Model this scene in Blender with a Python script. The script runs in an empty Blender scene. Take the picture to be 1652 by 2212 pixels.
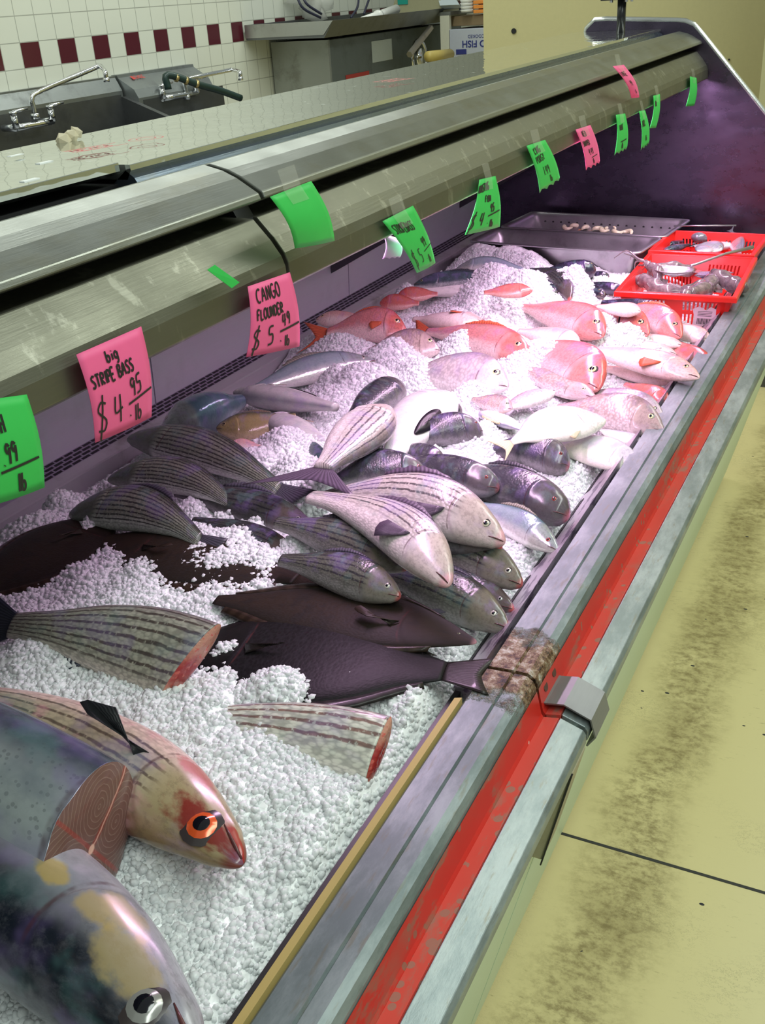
import bpy, bmesh, math, random
import numpy as np
from mathutils import Vector, Matrix, noise

random.seed(7); rng = np.random.default_rng(7)
sc = bpy.context.scene
COL = sc.collection
PI = math.pi

# ------------------------------------------------------------------ camera
EYE = np.array([0., 0., 1.6])
FPX = 2233.; PC = np.array([826., 1106.])
_vy = np.array([1254., -1211., FPX]); _vy /= np.linalg.norm(_vy)
_t = np.array([324., 4894.]); _t /= np.linalg.norm(_t)
_s = -(FPX*FPX)/(_t @ np.array([1254., -1211.]))
_vz = -np.array([*(_s*_t), FPX]); _vz /= np.linalg.norm(_vz)
_vx = np.cross(_vy, _vz)
RC = np.array([_vx, _vy, _vz])            # world = RC @ camera
cam = bpy.data.cameras.new('camera'); camo = bpy.data.objects.new('camera', cam); COL.objects.link(camo)
r_, u_, f_ = RC @ [1, 0, 0], RC @ [0, -1, 0], RC @ [0, 0, 1]
camo.matrix_world = Matrix(((r_[0], u_[0], -f_[0], EYE[0]), (r_[1], u_[1], -f_[1], EYE[1]), (r_[2], u_[2], -f_[2], EYE[2]), (0, 0, 0, 1)))
cam.sensor_fit = 'HORIZONTAL'; cam.sensor_width = 36; cam.lens = FPX/1652*36; cam.clip_start = .02
sc.camera = camo

def W(u, v, z=None, x=None, y=None):
    """world point seen at a photograph pixel, on the plane given"""
    d = RC @ np.array([u-PC[0], v-PC[1], FPX])
    k = (z-EYE[2])/d[2] if z is not None else (x-EYE[0])/d[0] if x is not None else (y-EYE[1])/d[1]
    return EYE + d*k

# ------------------------------------------------------------------ light
sc.view_settings.view_transform = 'Standard'; sc.view_settings.look = 'None'
sc.cycles.max_bounces = 16; sc.cycles.diffuse_bounces = 9; sc.cycles.transmission_bounces = 12
sc.view_settings.exposure = 0.0; sc.view_settings.gamma = 1; sc.view_settings.use_curve_mapping = False
w = bpy.data.worlds.new('world'); sc.world = w; w.use_nodes = True
w.node_tree.nodes['Background'].inputs[0].default_value = (.80, .90, .84, 1)
w.node_tree.nodes['Background'].inputs[1].default_value = .34
def area(name, loc, rot, sx, sy, power, col):
    l = bpy.data.lights.new(name, 'AREA'); l.shape = 'RECTANGLE'; l.size = sx; l.size_y = sy
    l.energy = power; l.color = col
    o = bpy.data.objects.new(name, l); o.location = loc; o.rotation_euler = rot; COL.objects.link(o)
    return o
area('ceiling_tube_light', (.9, 1.2, 3.3), (0, 0, 0), .35, 5.0, 80, (.90, 1, .93))
area('ceiling_tube_light', (-2.3, 3.4, 3.3), (0, 0, 0), .35, 5.0, 75, (.93, 1, .92))
area('ceiling_tube_light', (.5, 3.9, 3.3), (0, 0, 0), .35, 2.4, 30, (.95, 1, .88))
# the case's own lamp: a magenta-white tube under the front edge of the far hood section
LAMP = ((-.655, 2.13, 1.318), (0, math.radians(-24), 0), .035, 2.1, 22, (1, .62, .97))
area('case_tube_light', *LAMP)

# ------------------------------------------------------------------ materials
MATS = {}
class NT:
    def __init__(s, name):
        s.m = bpy.data.materials.new(name); s.m.use_nodes = True
        s.t = s.m.node_tree; s.n = s.t.nodes; s.b = s.n['Principled BSDF']
    def new(s, typ, **k):
        n = s.n.new(typ)
        for a, b in k.items():
            if hasattr(n, a): setattr(n, a, b)
            else: n.inputs[a.replace('_', ' ')].default_value = b
        return n
    def put(s, sock, v):
        if isinstance(v, bpy.types.NodeSocket): s.t.links.new(v, sock)
        elif hasattr(v, 'outputs'): s.t.links.new(v.outputs[0], sock)
        else:
            if isinstance(v, tuple) and len(v) == 3 and sock.type == 'RGBA': v = (*v, 1)
            sock.default_value = v
    def math(s, op, a, b=0., c=0., clamp=False):
        n = s.n.new('ShaderNodeMath'); n.operation = op; n.use_clamp = clamp
        for i, v in enumerate((a, b, c)): s.put(n.inputs[i], v)
        return n.outputs[0]
    def mix(s, f, a, b, mode='MIX'):
        n = s.n.new('ShaderNodeMix'); n.data_type = 'RGBA'; n.blend_type = mode
        s.put(n.inputs[0], f); s.put(n.inputs[6], a); s.put(n.inputs[7], b)
        return n.outputs[2]
    def noise(s, vec, scale, detail=3, rough=.55):
        n = s.n.new('ShaderNodeTexNoise'); s.put(n.inputs['Vector'], vec)
        n.inputs['Scale'].default_value = scale; n.inputs['Detail'].default_value = detail; n.inputs['Roughness'].default_value = rough
        return n.outputs['Fac']
    def vor(s, vec, scale, feat='F1'):
        n = s.n.new('ShaderNodeTexVoronoi'); s.put(n.inputs['Vector'], vec); n.feature = feat
        n.inputs['Scale'].default_value = scale
        return n.outputs['Distance']
    def ramp(s, f, stops):
        n = s.n.new('ShaderNodeValToRGB'); s.put(n.inputs[0], f)
        while len(n.color_ramp.elements) < len(stops): n.color_ramp.elements.new(.5)
        for e, (p, c) in zip(n.color_ramp.elements, stops):
            e.position = p; e.color = (*c, 1) if isinstance(c, tuple) else (c, c, c, 1)
        return n.outputs[0]
    def step(s, f, a, b):
        n = s.n.new('ShaderNodeMapRange'); n.interpolation_type = 'SMOOTHSTEP'
        s.put(n.inputs[0], f); n.inputs[1].default_value = a; n.inputs[2].default_value = b
        return n.outputs[0]
    def obj(s): return s.new('ShaderNodeTexCoord').outputs['Object']
    def geo(s): return s.new('ShaderNodeNewGeometry').outputs['Position']
    def scale(s, v, sc3):
        n = s.n.new('ShaderNodeMapping'); s.put(n.inputs[0], v); n.inputs[3].default_value = sc3; return n.outputs[0]
    def uv(s):
        sp = s.n.new('ShaderNodeSeparateXYZ'); s.put(sp.inputs[0], s.new('ShaderNodeTexCoord').outputs['UV'])
        return sp.outputs[0], sp.outputs[1]
    def comb(s, a, b, c=0.):
        n = s.n.new('ShaderNodeCombineXYZ')
        for i, v in enumerate((a, b, c)): s.put(n.inputs[i], v)
        return n.outputs[0]
    def bump(s, h, strength=.3, dist=.002):
        n = s.n.new('ShaderNodeBump'); n.inputs['Strength'].default_value = strength; n.inputs['Distance'].default_value = dist
        s.put(n.inputs['Height'], h); s.put(s.b.inputs['Normal'], n.outputs[0])
    def set(s, **k):
        mp = dict(base='Base Color', rough='Roughness', metal='Metallic', trans='Transmission Weight', spec='Specular IOR Level',
                  coat='Coat Weight', ior='IOR', alpha='Alpha', sss='Subsurface Weight', coatr='Coat Roughness')
        for a, b in k.items(): s.put(s.b.inputs[mp[a]], b)
        return s.m

def plain(name, col, rough=.5, metal=0., **k):
    if name in MATS: return MATS[name]
    n = NT(name)
    v = n.noise(n.geo(), 60, 4)
    c = n.mix(n.math('MULTIPLY', v, .35), col, tuple(x*.72 for x in col))
    MATS[name] = n.set(base=c, rough=rough, metal=metal, **k); return MATS[name]

def steel(name, col=(.42, .44, .43), rough=.32, dirt=(.16, .15, .11), dirta=.5, metal=.9, stretch=(1, 1, 1), big=7, lo=.5, hi=.72, bump=.08):
    if name in MATS: return MATS[name]
    n = NT(name); g = n.geo()
    a = n.noise(n.scale(g, stretch), big, 6, .65)
    d = n.step(a, lo, hi)
    fine = n.noise(n.scale(g, (60, 3, 60)), 6, 3)
    c = n.mix(n.math('MULTIPLY', d, dirta), col, dirt)
    c = n.mix(n.math('MULTIPLY', fine, .25), c, tuple(x*.6 for x in col))
    rr = n.math('ADD', rough-.08, n.math('MULTIPLY', n.noise(g, 14, 5), .28))
    n.bump(n.math('ADD', fine, a), bump, .002)
    MATS[name] = n.set(base=c, rough=rr, metal=metal); return MATS[name]

# ------------------------------------------------------------------ mesh helpers
def mkmesh(name, verts, faces, mat=None, parent=None, smooth=False, uv=None, mats=None, midx=None, bev=0):
    me = bpy.data.meshes.new(name); me.from_pydata([tuple(map(float, v)) for v in verts], [], faces); me.update()
    if smooth: me.polygons.foreach_set('use_smooth', [True]*len(me.polygons))
    if uv is not None:
        l = me.uv_layers.new(name='UVMap'); idx = np.empty(len(me.loops), dtype=np.int32); me.loops.foreach_get('vertex_index', idx)
        l.data.foreach_set('uv', np.asarray(uv, dtype=np.float32)[idx].ravel())
    for m in (mats or [mat]):
        if m: me.materials.append(m)
    if midx is not None: me.polygons.foreach_set('material_index', midx)
    o = bpy.data.objects.new(name, me); COL.objects.link(o)
    if parent: o.parent = parent
    if bev:
        b = o.modifiers.new('bevel', 'BEVEL'); b.width = bev; b.segments = 2; b.limit_method = 'ANGLE'
    return o

class MB:
    def __init__(s): s.v = []; s.f = []; s.mi = []
    def add(s, v, f, mi=0):
        k = len(s.v); s.v += [tuple(map(float, p)) for p in v]; s.f += [tuple(i+k for i in q) for q in f]; s.mi += [mi]*len(f); return s
    def box(s, lo, hi, mi=0, M=None):
        (a, b, c), (d, e, f) = lo, hi
        v = [(a, b, c), (d, b, c), (d, e, c), (a, e, c), (a, b, f), (d, b, f), (d, e, f), (a, e, f)]
        if M is not None: v = [M @ Vector(p) for p in v]
        return s.add(v, [(0, 3, 2, 1), (4, 5, 6, 7), (0, 1, 5, 4), (1, 2, 6, 5), (2, 3, 7, 6), (3, 0, 4, 7)], mi)
    def prism(s, prof, y0, y1, mi=0):
        """closed profile in (x, z) swept along y"""
        n = len(prof); v = [(x, y0, z) for x, z in prof]+[(x, y1, z) for x, z in prof]
        f = [(i, (i+1) % n, n+(i+1) % n, n+i) for i in range(n)]+[tuple(range(n))[::-1], tuple(range(n, 2*n))]
        return s.add(v, f, mi)
    def sheet(s, prof, y0, y1, th=.003, mi=0):
        """open profile in (x, z) given a thickness and swept along y"""
        P = np.array(prof, float); d = np.gradient(P, axis=0); nn = np.stack([d[:, 1], -d[:, 0]], 1); nn /= np.linalg.norm(nn, axis=1)[:, None]
        Q = P+nn*th
        return s.prism([tuple(p) for p in P]+[tuple(q) for q in Q[::-1]], y0, y1, mi)
    def tube(s, pts, r, seg=10, mi=0, cap=True):
        P = [Vector(p) for p in pts]; n = len(P); rr = r if hasattr(r, '__len__') else [r]*n
        v = []; up = None
        for i, p in enumerate(P):
            t = (P[min(i+1, n-1)]-P[max(i-1, 0)]).normalized()
            if up is None: up = t.orthogonal().normalized()
            up = (up-t*up.dot(t)).normalized(); b = t.cross(up)
            for k in range(seg):
                a = 2*PI*k/seg; v.append(p+(up*math.cos(a)+b*math.sin(a))*rr[i])
        f = [(i*seg+k, i*seg+(k+1) % seg, (i+1)*seg+(k+1) % seg, (i+1)*seg+k) for i in range(n-1) for k in range(seg)]
        if cap: f += [tuple(range(seg))[::-1], tuple(range((n-1)*seg, n*seg))]
        return s.add(v, f, mi)
    def disc(s, c, nrm, r, th=.001, seg=12, mi=0):
        nrm = Vector(nrm).normalized(); return s.tube([Vector(c), Vector(c)+nrm*th], r, seg, mi)
    def build(s, name, mat=None, parent=None, smooth=False, bev=0, mats=None):
        o = mkmesh(name, s.v, s.f, mat, parent, smooth, mats=mats, midx=s.mi if mats else None, bev=bev)
        return o

def curve_pts(pts, n=8):
    """Catmull-Rom through the points"""
    P = [np.array(p, float) for p in pts]; P = [2*P[0]-P[1]]+P+[2*P[-1]-P[-2]]; out = []
    for i in range(1, len(P)-2):
        for k in range(n):
            t = k/n; a, b, c, d = P[i-1:i+3]
            out.append(.5*((2*b)+(c-a)*t+(2*a-5*b+4*c-d)*t*t+(3*b-a-3*c+d)*t**3))
    out.append(P[-2]); return out

def tag(o, label=None, cat=None, group=None, kind=None):
    if label: o['label'] = label
    if cat: o['category'] = cat
    if group: o['group'] = group
    if kind: o['kind'] = kind
    return o
def thing(name, label, cat, loc=(0, 0, 0), group=None):
    o = bpy.data.objects.new(name, None); COL.objects.link(o); o.location = loc; o.empty_display_size = .05
    return tag(o, label, cat, group)
def adopt(root, *obs):
    """parent objects built in world coordinates to a thing standing elsewhere"""
    for o in obs:
        o.parent = root; o.matrix_parent_inverse = Matrix.Translation(root.location).inverted()

# ------------------------------------------------------------------ handwriting: strokes on a unit cell
def arc(cx, cy, rx, ry, a0, a1, n=10):
    return [(cx+rx*math.cos(math.radians(a0+(a1-a0)*i/n)), cy+ry*math.sin(math.radians(a0+(a1-a0)*i/n))) for i in range(n+1)]
GL = {
 'A': [[(0, 0), (.38, 1), (.72, 0)], [(.12, .38), (.62, .42)]],
 'B': [[(.05, 0), (.05, 1)], [(.05, 1), (.5, .9), (.45, .6), (.08, .52), (.6, .35), (.5, .03), (.05, 0)]],
 'C': [arc(.45, .5, .42, .5, 50, 300)],
 'D': [[(.05, 0), (.05, 1)], [(.05, 1), (.55, .8), (.65, .4), (.4, .05), (.05, 0)]],
 'E': [[(.6, 1), (.05, 1), (.05, 0), (.6, 0)], [(.05, .5), (.5, .5)]],
 'F': [[(.05, 0), (.05, 1), (.6, 1)], [(.05, .55), (.45, .55)]],
 'G': [arc(.4, .5, .38, .5, 50, 330)+[(.75, .45), (.4, .45)]],
 'H': [[(.05, 0), (.05, 1)], [(.6, 0), (.6, 1)], [(.05, .5), (.6, .5)]],
 'I': [[(.2, 0), (.2, 1)]], 'J': [[(.5, 1), (.5, .2), (.3, 0), (.05, .15)]],
 'K': [[(.05, 0), (.05, 1)], [(.6, 1), (.05, .45), (.6, 0)]],
 'L': [[(.05, 1), (.05, 0), (.55, .03)]], 'M': [[(0, 0), (.1, 1), (.4, .3), (.7, 1), (.8, 0)]],
 'N': [[(.05, 0), (.05, 1), (.6, 0), (.6, 1)]], 'O': [arc(.35, .5, .34, .5, 90, 450, 14)],
 'P': [[(.05, 0), (.05, 1)], [(.05, 1), (.55, .88), (.5, .55), (.05, .48)]],
 'R': [[(.05, 0), (.05, 1)], [(.05, 1), (.55, .88), (.5, .55), (.05, .5), (.6, 0)]],
 'S': [[(.6, .9), (.3, 1), (.05, .75), (.55, .35), (.4, .02), (0, .1)]],
 'T': [[(.35, 0), (.35, 1)], [(0, 1), (.7, 1)]], 'U': [[(.05, 1), (.05, .2), (.3, 0), (.6, .2), (.6, 1)]],
 'W': [[(0, 1), (.2, 0), (.4, .7), (.6, 0), (.8, 1)]], 'Y': [[(0, 1), (.32, .5), (.65, 1)], [(.32, .5), (.25, 0)]],
 'Q': [arc(.35, .5, .34, .5, 90, 450, 14), [(.4, .3), (.75, -.1)]],
 'X': [[(0, 0), (.6, 1)], [(0, 1), (.6, 0)]],
 'b': [[(.08, 1), (.06, 0)], arc(.3, .27, .24, .27, 150, -170)], 'i': [[(.15, 0), (.15, .55)], [(.14, .75), (.17, .8)]],
 'g': [arc(.3, .3, .25, .27, 60, 400), [(.52, .55), (.5, -.25), (.2, -.4)]], 'l': [[(.15, 0), (.15, 1)]],
 'e': [[(.05, .3), (.5, .35), (.4, .6), (.1, .5), (.05, .15), (.3, 0), (.55, .1)]],
 'r': [[(.08, 0), (.1, 1)], [(.1, .7), (.3, 1), (.65, 1.05)]],
 '$': [[(.62, .85), (.3, .95), (.08, .7), (.55, .35), (.4, .05), (0, .1)], [(.5, 1.15), (.1, -.25)]],
 '4': [[(.12, 1), (.02, .42), (.65, .5)], [(.52, 1), (.42, 0)]], '5': [[(.6, 1), (.15, .98), (.1, .6), (.5, .55), (.5, .1), (0, .02)]],
 '9': [[(.55, .85), (.25, 1), (.05, .75), (.3, .52), (.55, .8), (.45, 0)]], '1': [[(.2, 0), (.25, 1)]], '.': [[(.1, 0), (.16, .04)]],
 '_': [[(0, 0), (1.5, .1)]], ' ': [], "'": [[(.1, .8), (.25, 1.05)]], '2': [[(.05, .8), (.3, 1), (.55, .75), (.05, 0), (.6, .02)]],
 '8': [[(.5, .9), (.1, .8), (.5, .3), (.3, 0), (.05, .25), (.5, .8), (.3, 1)]],
}
def strokes(text, x, y, h, aspect=.8, slant=0, rise=0, gap=.28):
    out = []; cx = x
    for ch in text:
        g = GL.get(ch, []); wd = max([p[0] for l in g for p in l] or [.35])
        for l in g:
            out.append([(cx+p[0]*h*aspect+slant*p[1]*h, y+p[1]*h+rise*(cx-x+p[0]*h*aspect)) for p in l])
        cx += (wd+gap)*h*aspect
    return out
def ribbon(mb, lines, th, surf, lift=.0006):
    """strokes as flat ink ribbons following surf(a, b) -> world point, normal"""
    for l in lines:
        P = [np.array(p) for p in (curve_pts(l, 3) if len(l) > 2 else l)]
        if len(P) == 2: P = [P[0]+(P[1]-P[0])*t for t in (0, .33, .66, 1)]
        v = []
        for i, p in enumerate(P):
            t = P[min(i+1, len(P)-1)]-P[max(i-1, 0)]; t = t/(np.linalg.norm(t)+1e-9); nn = np.array([-t[1], t[0]])
            for sg in (-1, 1):
                q, N = surf(*(p+nn*sg*th/2)); v.append(tuple(q+N*lift))
        mb.add(v, [(2*i, 2*i+1, 2*i+3, 2*i+2) for i in range(len(P)-1)])

# ================================================================== SETTING
def struct(o): return tag(o, kind='structure')
# floor: yellowed epoxy with ground-in dirt along the case and black chips
n = NT('floor_epoxy'); g = n.geo(); sx = n.new('ShaderNodeSeparateXYZ'); n.put(sx.inputs[0], g)
X, Y = sx.outputs[0], sx.outputs[1]
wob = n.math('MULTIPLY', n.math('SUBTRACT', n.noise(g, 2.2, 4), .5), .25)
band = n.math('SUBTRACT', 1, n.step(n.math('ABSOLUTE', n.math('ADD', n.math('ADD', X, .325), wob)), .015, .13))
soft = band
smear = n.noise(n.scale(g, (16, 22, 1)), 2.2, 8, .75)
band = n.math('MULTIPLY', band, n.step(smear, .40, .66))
sp = n.math('MULTIPLY', n.step(n.noise(n.scale(g, (20, 70, 1)), 1.6, 6, .7), .58, .72), n.step(n.noise(g, 3.1, 3), .42, .62))
hair = n.math('LESS_THAN', n.math('ABSOLUTE', n.math('SUBTRACT', n.noise(n.scale(g, (8, 14, 1)), 3, 5, .8), .5)), .006)
hair = n.math('MULTIPLY', hair, n.step(n.noise(g, 2.7, 2), .5, .62))
chips = n.math('LESS_THAN', n.vor(n.scale(g, (1, 1.6, 1)), 13), .07)
chips = n.math('MULTIPLY', chips, n.math('GREATER_THAN', n.noise(g, 9, 1), .55))
c = n.mix(n.noise(g, 1.2, 3), (.60, .51, .24), (.68, .59, .32))
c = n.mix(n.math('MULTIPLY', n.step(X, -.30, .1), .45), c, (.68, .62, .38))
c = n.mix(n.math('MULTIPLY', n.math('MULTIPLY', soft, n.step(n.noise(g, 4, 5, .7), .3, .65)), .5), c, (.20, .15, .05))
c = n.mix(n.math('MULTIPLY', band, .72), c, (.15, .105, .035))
c = n.mix(n.math('MULTIPLY', sp, .55), c, (.15, .12, .05))
c = n.mix(n.math('MULTIPLY', hair, .5), c, (.1, .09, .05))
c = n.mix(chips, c, (.02, .02, .03))
n.bump(smear, .15, .002)
FLOOR = n.set(base=c, rough=.42, spec=.35)
struct(mkmesh('floor', [(-8, -3, 0), (5, -3, 0), (5, 12, 0), (-8, 12, 0)], [(0, 1, 2, 3)], FLOOR))
# control joint sunk in the floor
p, q = W(1215, 1798, z=0), W(1652, 1930, z=0)
mb = MB(); yj = 1.588; mb.box((-.6, yj-.0035, -.02), (3, yj+.0035, .0008)); struct(mb.build('trim_1', plain('joint_sealant', (.03, .03, .028), .7)))

# tiled wall behind the case, with a checkered burgundy course
TW = .1105; TH = .0985; YT = 1.0785*3.4; ZT = 1.6-.0455*3.4
n = NT('wall_tile'); g = n.geo(); sx = n.new('ShaderNodeSeparateXYZ'); n.put(sx.inputs[0], g)
fy = n.math('DIVIDE', n.math('SUBTRACT', sx.outputs[1], YT-.5*TW), TW); fz = n.math('DIVIDE', n.math('SUBTRACT', sx.outputs[2], ZT-.5*TH), TH)
dy = n.math('ABSOLUTE', n.math('SUBTRACT', n.math('FRACT', fy), .5)); dz = n.math('ABSOLUTE', n.math('SUBTRACT', n.math('FRACT', fz), .5))
grout = n.math('MAXIMUM', n.math('GREATER_THAN', dy, .483), n.math('GREATER_THAN', dz, .48))
row = n.math('COMPARE', n.math('FLOOR', fz), 0., .1); par = n.math('COMPARE', n.math('FLOORED_MODULO', n.math('FLOOR', fy), 2.), 1., .1)
dark = n.math('MULTIPLY', row, par)
c = n.mix(n.noise(g, 1.5, 2), (.66, .67, .58), (.73, .75, .67)); c = n.mix(dark, c, (.085, .012, .022)); c = n.mix(grout, c, (.38, .39, .34))
n.bump(n.math('SUBTRACT', 1, grout), .3, .002)
struct(MB().box((-3.55, -1, 0), (-3.4, 12, 3.6)).build('wall_left', n.set(base=c, rough=.22)))
BEIGE = plain('beige_paint', (.56, .51, .27), .55)
struct(MB().box((-1.957, 5.0, 0), (-.55, 5.12, 3.6)).build('wall_far', BEIGE))
struct(MB().box((-.612, 4.42, 0), (3.5, 4.6, 3.6)).build('wall_right', plain('beige_paint_dark', (.50, .47, .26), .55)))
struct(MB().box((-.615, 4.405, 0), (3.5, 4.42, .075)).build('baseboard_right', plain('cove_base', (.07, .07, .065), .5)))
tag(MB().disc((-1.806, 4.998, 1.394), (0, -1, 0), .012, .003, 20).build('wall_hole_plug', plain('black_rubber', (.01, .01, .012), .5)),
    'small black round hole plug in the far beige wall', 'plug')
tag(MB().disc((-.83, 4.998, 1.245), (0, -1, 0), .004, .003, 12).build('wall_screw', plain('black_rubber', (.01, .01, .012), .5)),
    'tiny dark screw head in the beige wall beyond the sloping end panel', 'screw')
struct(MB().box((-3.55, 12, 0), (5, 12.1, 3.6)).build('wall_back', plain('storeroom_wall', (.45, .45, .36), .6)))

# ================================================================== THE CASE
case = thing('fish_display_case', 'long stainless steel fish counter filled with ice, red bumper rail along its front', 'display case', (-.9, 1.2, 0))
def cpart(o): adopt(case, o); return o
GALV = NT('galvanised_rail'); n = GALV; g = n.geo()
a = n.noise(n.scale(g, (6, 2, 6)), 4, 6, .7); b2 = n.noise(n.scale(g, (30, 5, 30)), 5, 5, .7)
c = n.mix(n.step(a, .35, .7), (.17, .21, .21), (.33, .38, .37)); c = n.mix(n.math('MULTIPLY', n.step(b2, .55, .72), .6), c, (.18, .16, .10))
n.bump(b2, .2, .002); GALV = n.set(base=c, rough=n.math('ADD', .25, n.math('MULTIPLY', a, .3)), metal=.45)
n = NT('rusty_rail'); g = n.geo(); sx = n.new('ShaderNodeSeparateXYZ'); n.put(sx.inputs[0], g)
a = n.noise(n.scale(g, (6, 2, 6)), 4, 6, .7); b2 = n.noise(g, 28, 6, .75)
near = n.math('SUBTRACT', 1, n.step(n.math('ABSOLUTE', n.math('SUBTRACT', sx.outputs[1], .98)), .0, .15))
c = n.mix(n.step(a, .35, .7), (.15, .19, .19), (.29, .34, .34))
rustm = n.step(n.math('ADD', near, n.math('MULTIPLY', n.math('SUBTRACT', b2, .5), 1.6)), .45, .75)
c = n.mix(rustm, c, n.ramp(n.noise(g, 60, 6, .8), [(.38, (.012, .008, .005)), (.47, (.13, .06, .025)), (.55, (.28, .20, .12)), (.64, (.50, .47, .42))]))
c = n.mix(n.math('MULTIPLY', n.step(n.noise(n.scale(g, (30, 5, 30)), 5, 5), .55, .72), .5), c, (.17, .15, .09))
n.bump(n.math('MULTIPLY', b2, rustm), .9, .006); RUST = n.set(base=c, rough=.5, metal=n.math('SUBTRACT', .45, n.math('MULTIPLY', rustm, .45)))
n = NT('worn_red_bumper'); g = n.geo(); a = n.noise(n.scale(g, (1, .35, 1)), 26, 7, .72); b2 = n.vor(g, 75)
wear = n.math('MULTIPLY', n.step(a, .50, .60), n.step(n.noise(g, 6, 3), .38, .56))
spots = n.math('MULTIPLY', n.math('LESS_THAN', b2, .28), n.math('GREATER_THAN', n.noise(g, 11, 2), .56))
c = n.mix(n.noise(g, 9, 4), (.50, .020, .012), (.62, .035, .022)); c = n.mix(n.math('MULTIPLY', n.math('MAXIMUM', wear, spots), .75), c, (.20, .15, .10))
c = n.mix(n.math('MULTIPLY', n.step(n.noise(g, 48, 3), .68, .74), .7), c, (.6, .5, .42))
REDV = n.set(base=c, rough=.38); 
n = NT('worn_red_bumper_lit'); g = n.geo(); a = n.noise(n.scale(g, (1, .35, 1)), 26, 7, .72); b2 = n.vor(g, 60)
wear = n.math('MULTIPLY', n.step(a, .5, .6), n.step(n.noise(g, 6, 3), .38, .6))
spots = n.math('MULTIPLY', n.math('LESS_THAN', b2, .34), n.math('GREATER_THAN', n.noise(g, 9, 2), .5))
c = n.mix(n.noise(g, 9, 4), (.62, .06, .045), (.72, .10, .075)); c = n.mix(n.math('MULTIPLY', n.math('MAXIMUM', wear, spots), .7), c, (.27, .22, .17))  # paler red than the upright face: light from above put into the colour
REDT = n.set(base=c, rough=.4)
GREEN = plain('pale_green_enamel', (.62, .80, .64), .35)
STEEL = steel('case_steel', (.40, .41, .40), .30)
Y0, YJ, Y1 = -.6, .965, 3.45
for (ya, yb, m, sh) in ((Y0, YJ-.003, RUST, 0), (YJ+.003, Y1, RUST, .004)):
    # rounded metal rail between ice and bumper
    pr = [(-.392+sh, .80), (-.388+sh, .853), (-.383, .860), (-.352, .862), (-.350, .859), (-.348, .862), (-.333, .862), (-.325, .857), (-.321, .848), (-.320, .80)]
    cpart(MB().prism(pr, ya, yb).build('front_rail', m))
    cpart(MB().prism([(-.320, .80), (-.320, .843), (-.314, .812), (-.310, .806), (-.3105, .80)], ya, yb).build('bumper_face', REDV))
    cpart(MB().prism([(-.311, .80), (-.311, .808), (-.2925, .812), (-.290, .80)], ya, yb).build('bumper_edge', REDT))
    cpart(MB().prism([(-.2905, .785), (-.2905, .813), (-.262, .803), (-.258, .797), (-.258, .785), (-.27, .77)], ya, yb).build('outer_rail', GALV, bev=.001))
# yellowed gasket strip along the near module, pink-lit slotted wall along the far one
YEL = plain('yellowed_gasket', (.55, .42, .15), .5)
cpart(MB().prism([(-.400, .79), (-.400, .855), (-.3905, .858), (-.3885, .79)], Y0, .90).build('gasket_strip', YEL))
cpart(MB().prism([(-.412, .74), (-.412, .842), (-.405, .842), (-.405, .74)], Y0, .93).build('pan_edge', plain('dark_steel', (.05, .05, .05), .4, .6)))
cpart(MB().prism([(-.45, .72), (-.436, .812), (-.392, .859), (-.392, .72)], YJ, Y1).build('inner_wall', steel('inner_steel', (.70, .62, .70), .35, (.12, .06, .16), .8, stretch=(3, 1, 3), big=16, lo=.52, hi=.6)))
mb = MB()
for k in range(9):
    y = 1.02+k*.27; mb.prism([(-.4362, .806), (-.436, .8135), (-.4285, .8215), (-.430, .806)], y, y+.235)
cpart(mb.build('wall_slots', plain('slot_black', (.01, .01, .012), .6)))
# bed, body shell, front panels
DARKM = steel('dark_bed_steel', (.10, .10, .11), .4, (.03, .03, .03))
cpart(MB().box((-1.33, Y0, .70), (-.39, Y1, .74)).build('bed_pan', DARKM))
for ya, yb in ((Y0, 1.0), (1.01, Y1)):
    cpart(MB().prism([(-.272, .785), (-.466, .02), (-.50, .02), (-.50, .80), (-.272, .80)], ya, yb).build('front_panel', GREEN))
mb = MB(); mb.prism([(-.277, .72), (-.315, .56), (-.34, .56), (-.30, .72)], .975, 1.035)
cpart(mb.build('panel_joint_cover', steel('joint_cover', (.42, .38, .26), .5, metal=.1), bev=.003))
cpart(MB().prism([(-.2765, .72), (-.3150, .555), (-.3170, .555), (-.2790, .72)], .971, .976).build('joint_seam', plain('slot_black', (.01, .01, .012), .6)))
cpart(MB().box((-1.5, Y0, .02), (-.50, Y1, .70)).build('base_cabinet', plain('base_cabinet', (.3, .3, .28), .5)))
# rear of the bed: rail, slotted air grille, back wall
cpart(MB().prism([(-1.318, .74), (-1.318, .829), (-1.321, .831), (-1.35, .8355), (-1.352, .74)], Y0, Y1).build('rear_rail', steel('rear_rail', (.50, .50, .52), .38, (.12, .10, .07), .7, metal=.3)))
cpart(MB().prism([(-1.35, .835), (-1.392, .8435), (-1.40, .8435), (-1.40, .80), (-1.35, .80)], Y0, Y1).build('grille_panel', steel('grille_steel', (.36, .32, .42), .45, metal=.3)))
GRL = plain('slot_black', (.01, .01, .012), .6)
mb = MB(); ux = Vector((-.042, 0, .0085)).normalized(); nx = Vector((.0085, 0, .042)).normalized()
k = 0; y = 1.24
while y < 3.35:
    for r in range(4):
        yy = y+(r % 2)*.013; c0 = Vector((-1.35, 0, .835))+ux*(.005+r*.0105)+nx*.0003
        mb.box((-.0028, yy, 0), (.0028, yy+.021, .0006), M=Matrix(((ux.x, 0, nx.x, c0.x), (0, 1, 0, 0), (ux.z, 0, nx.z, c0.z), (0, 0, 0, 1))))
    y += .026
    if abs(y-2.02) < .013: y += .16
tag(cpart(mb.build('grille_slots', GRL)), kind='stuff')
BACK = steel('back_wall_steel', (.66, .63, .74), .42, (.42, .40, .44), .3, metal=.2)
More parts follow.
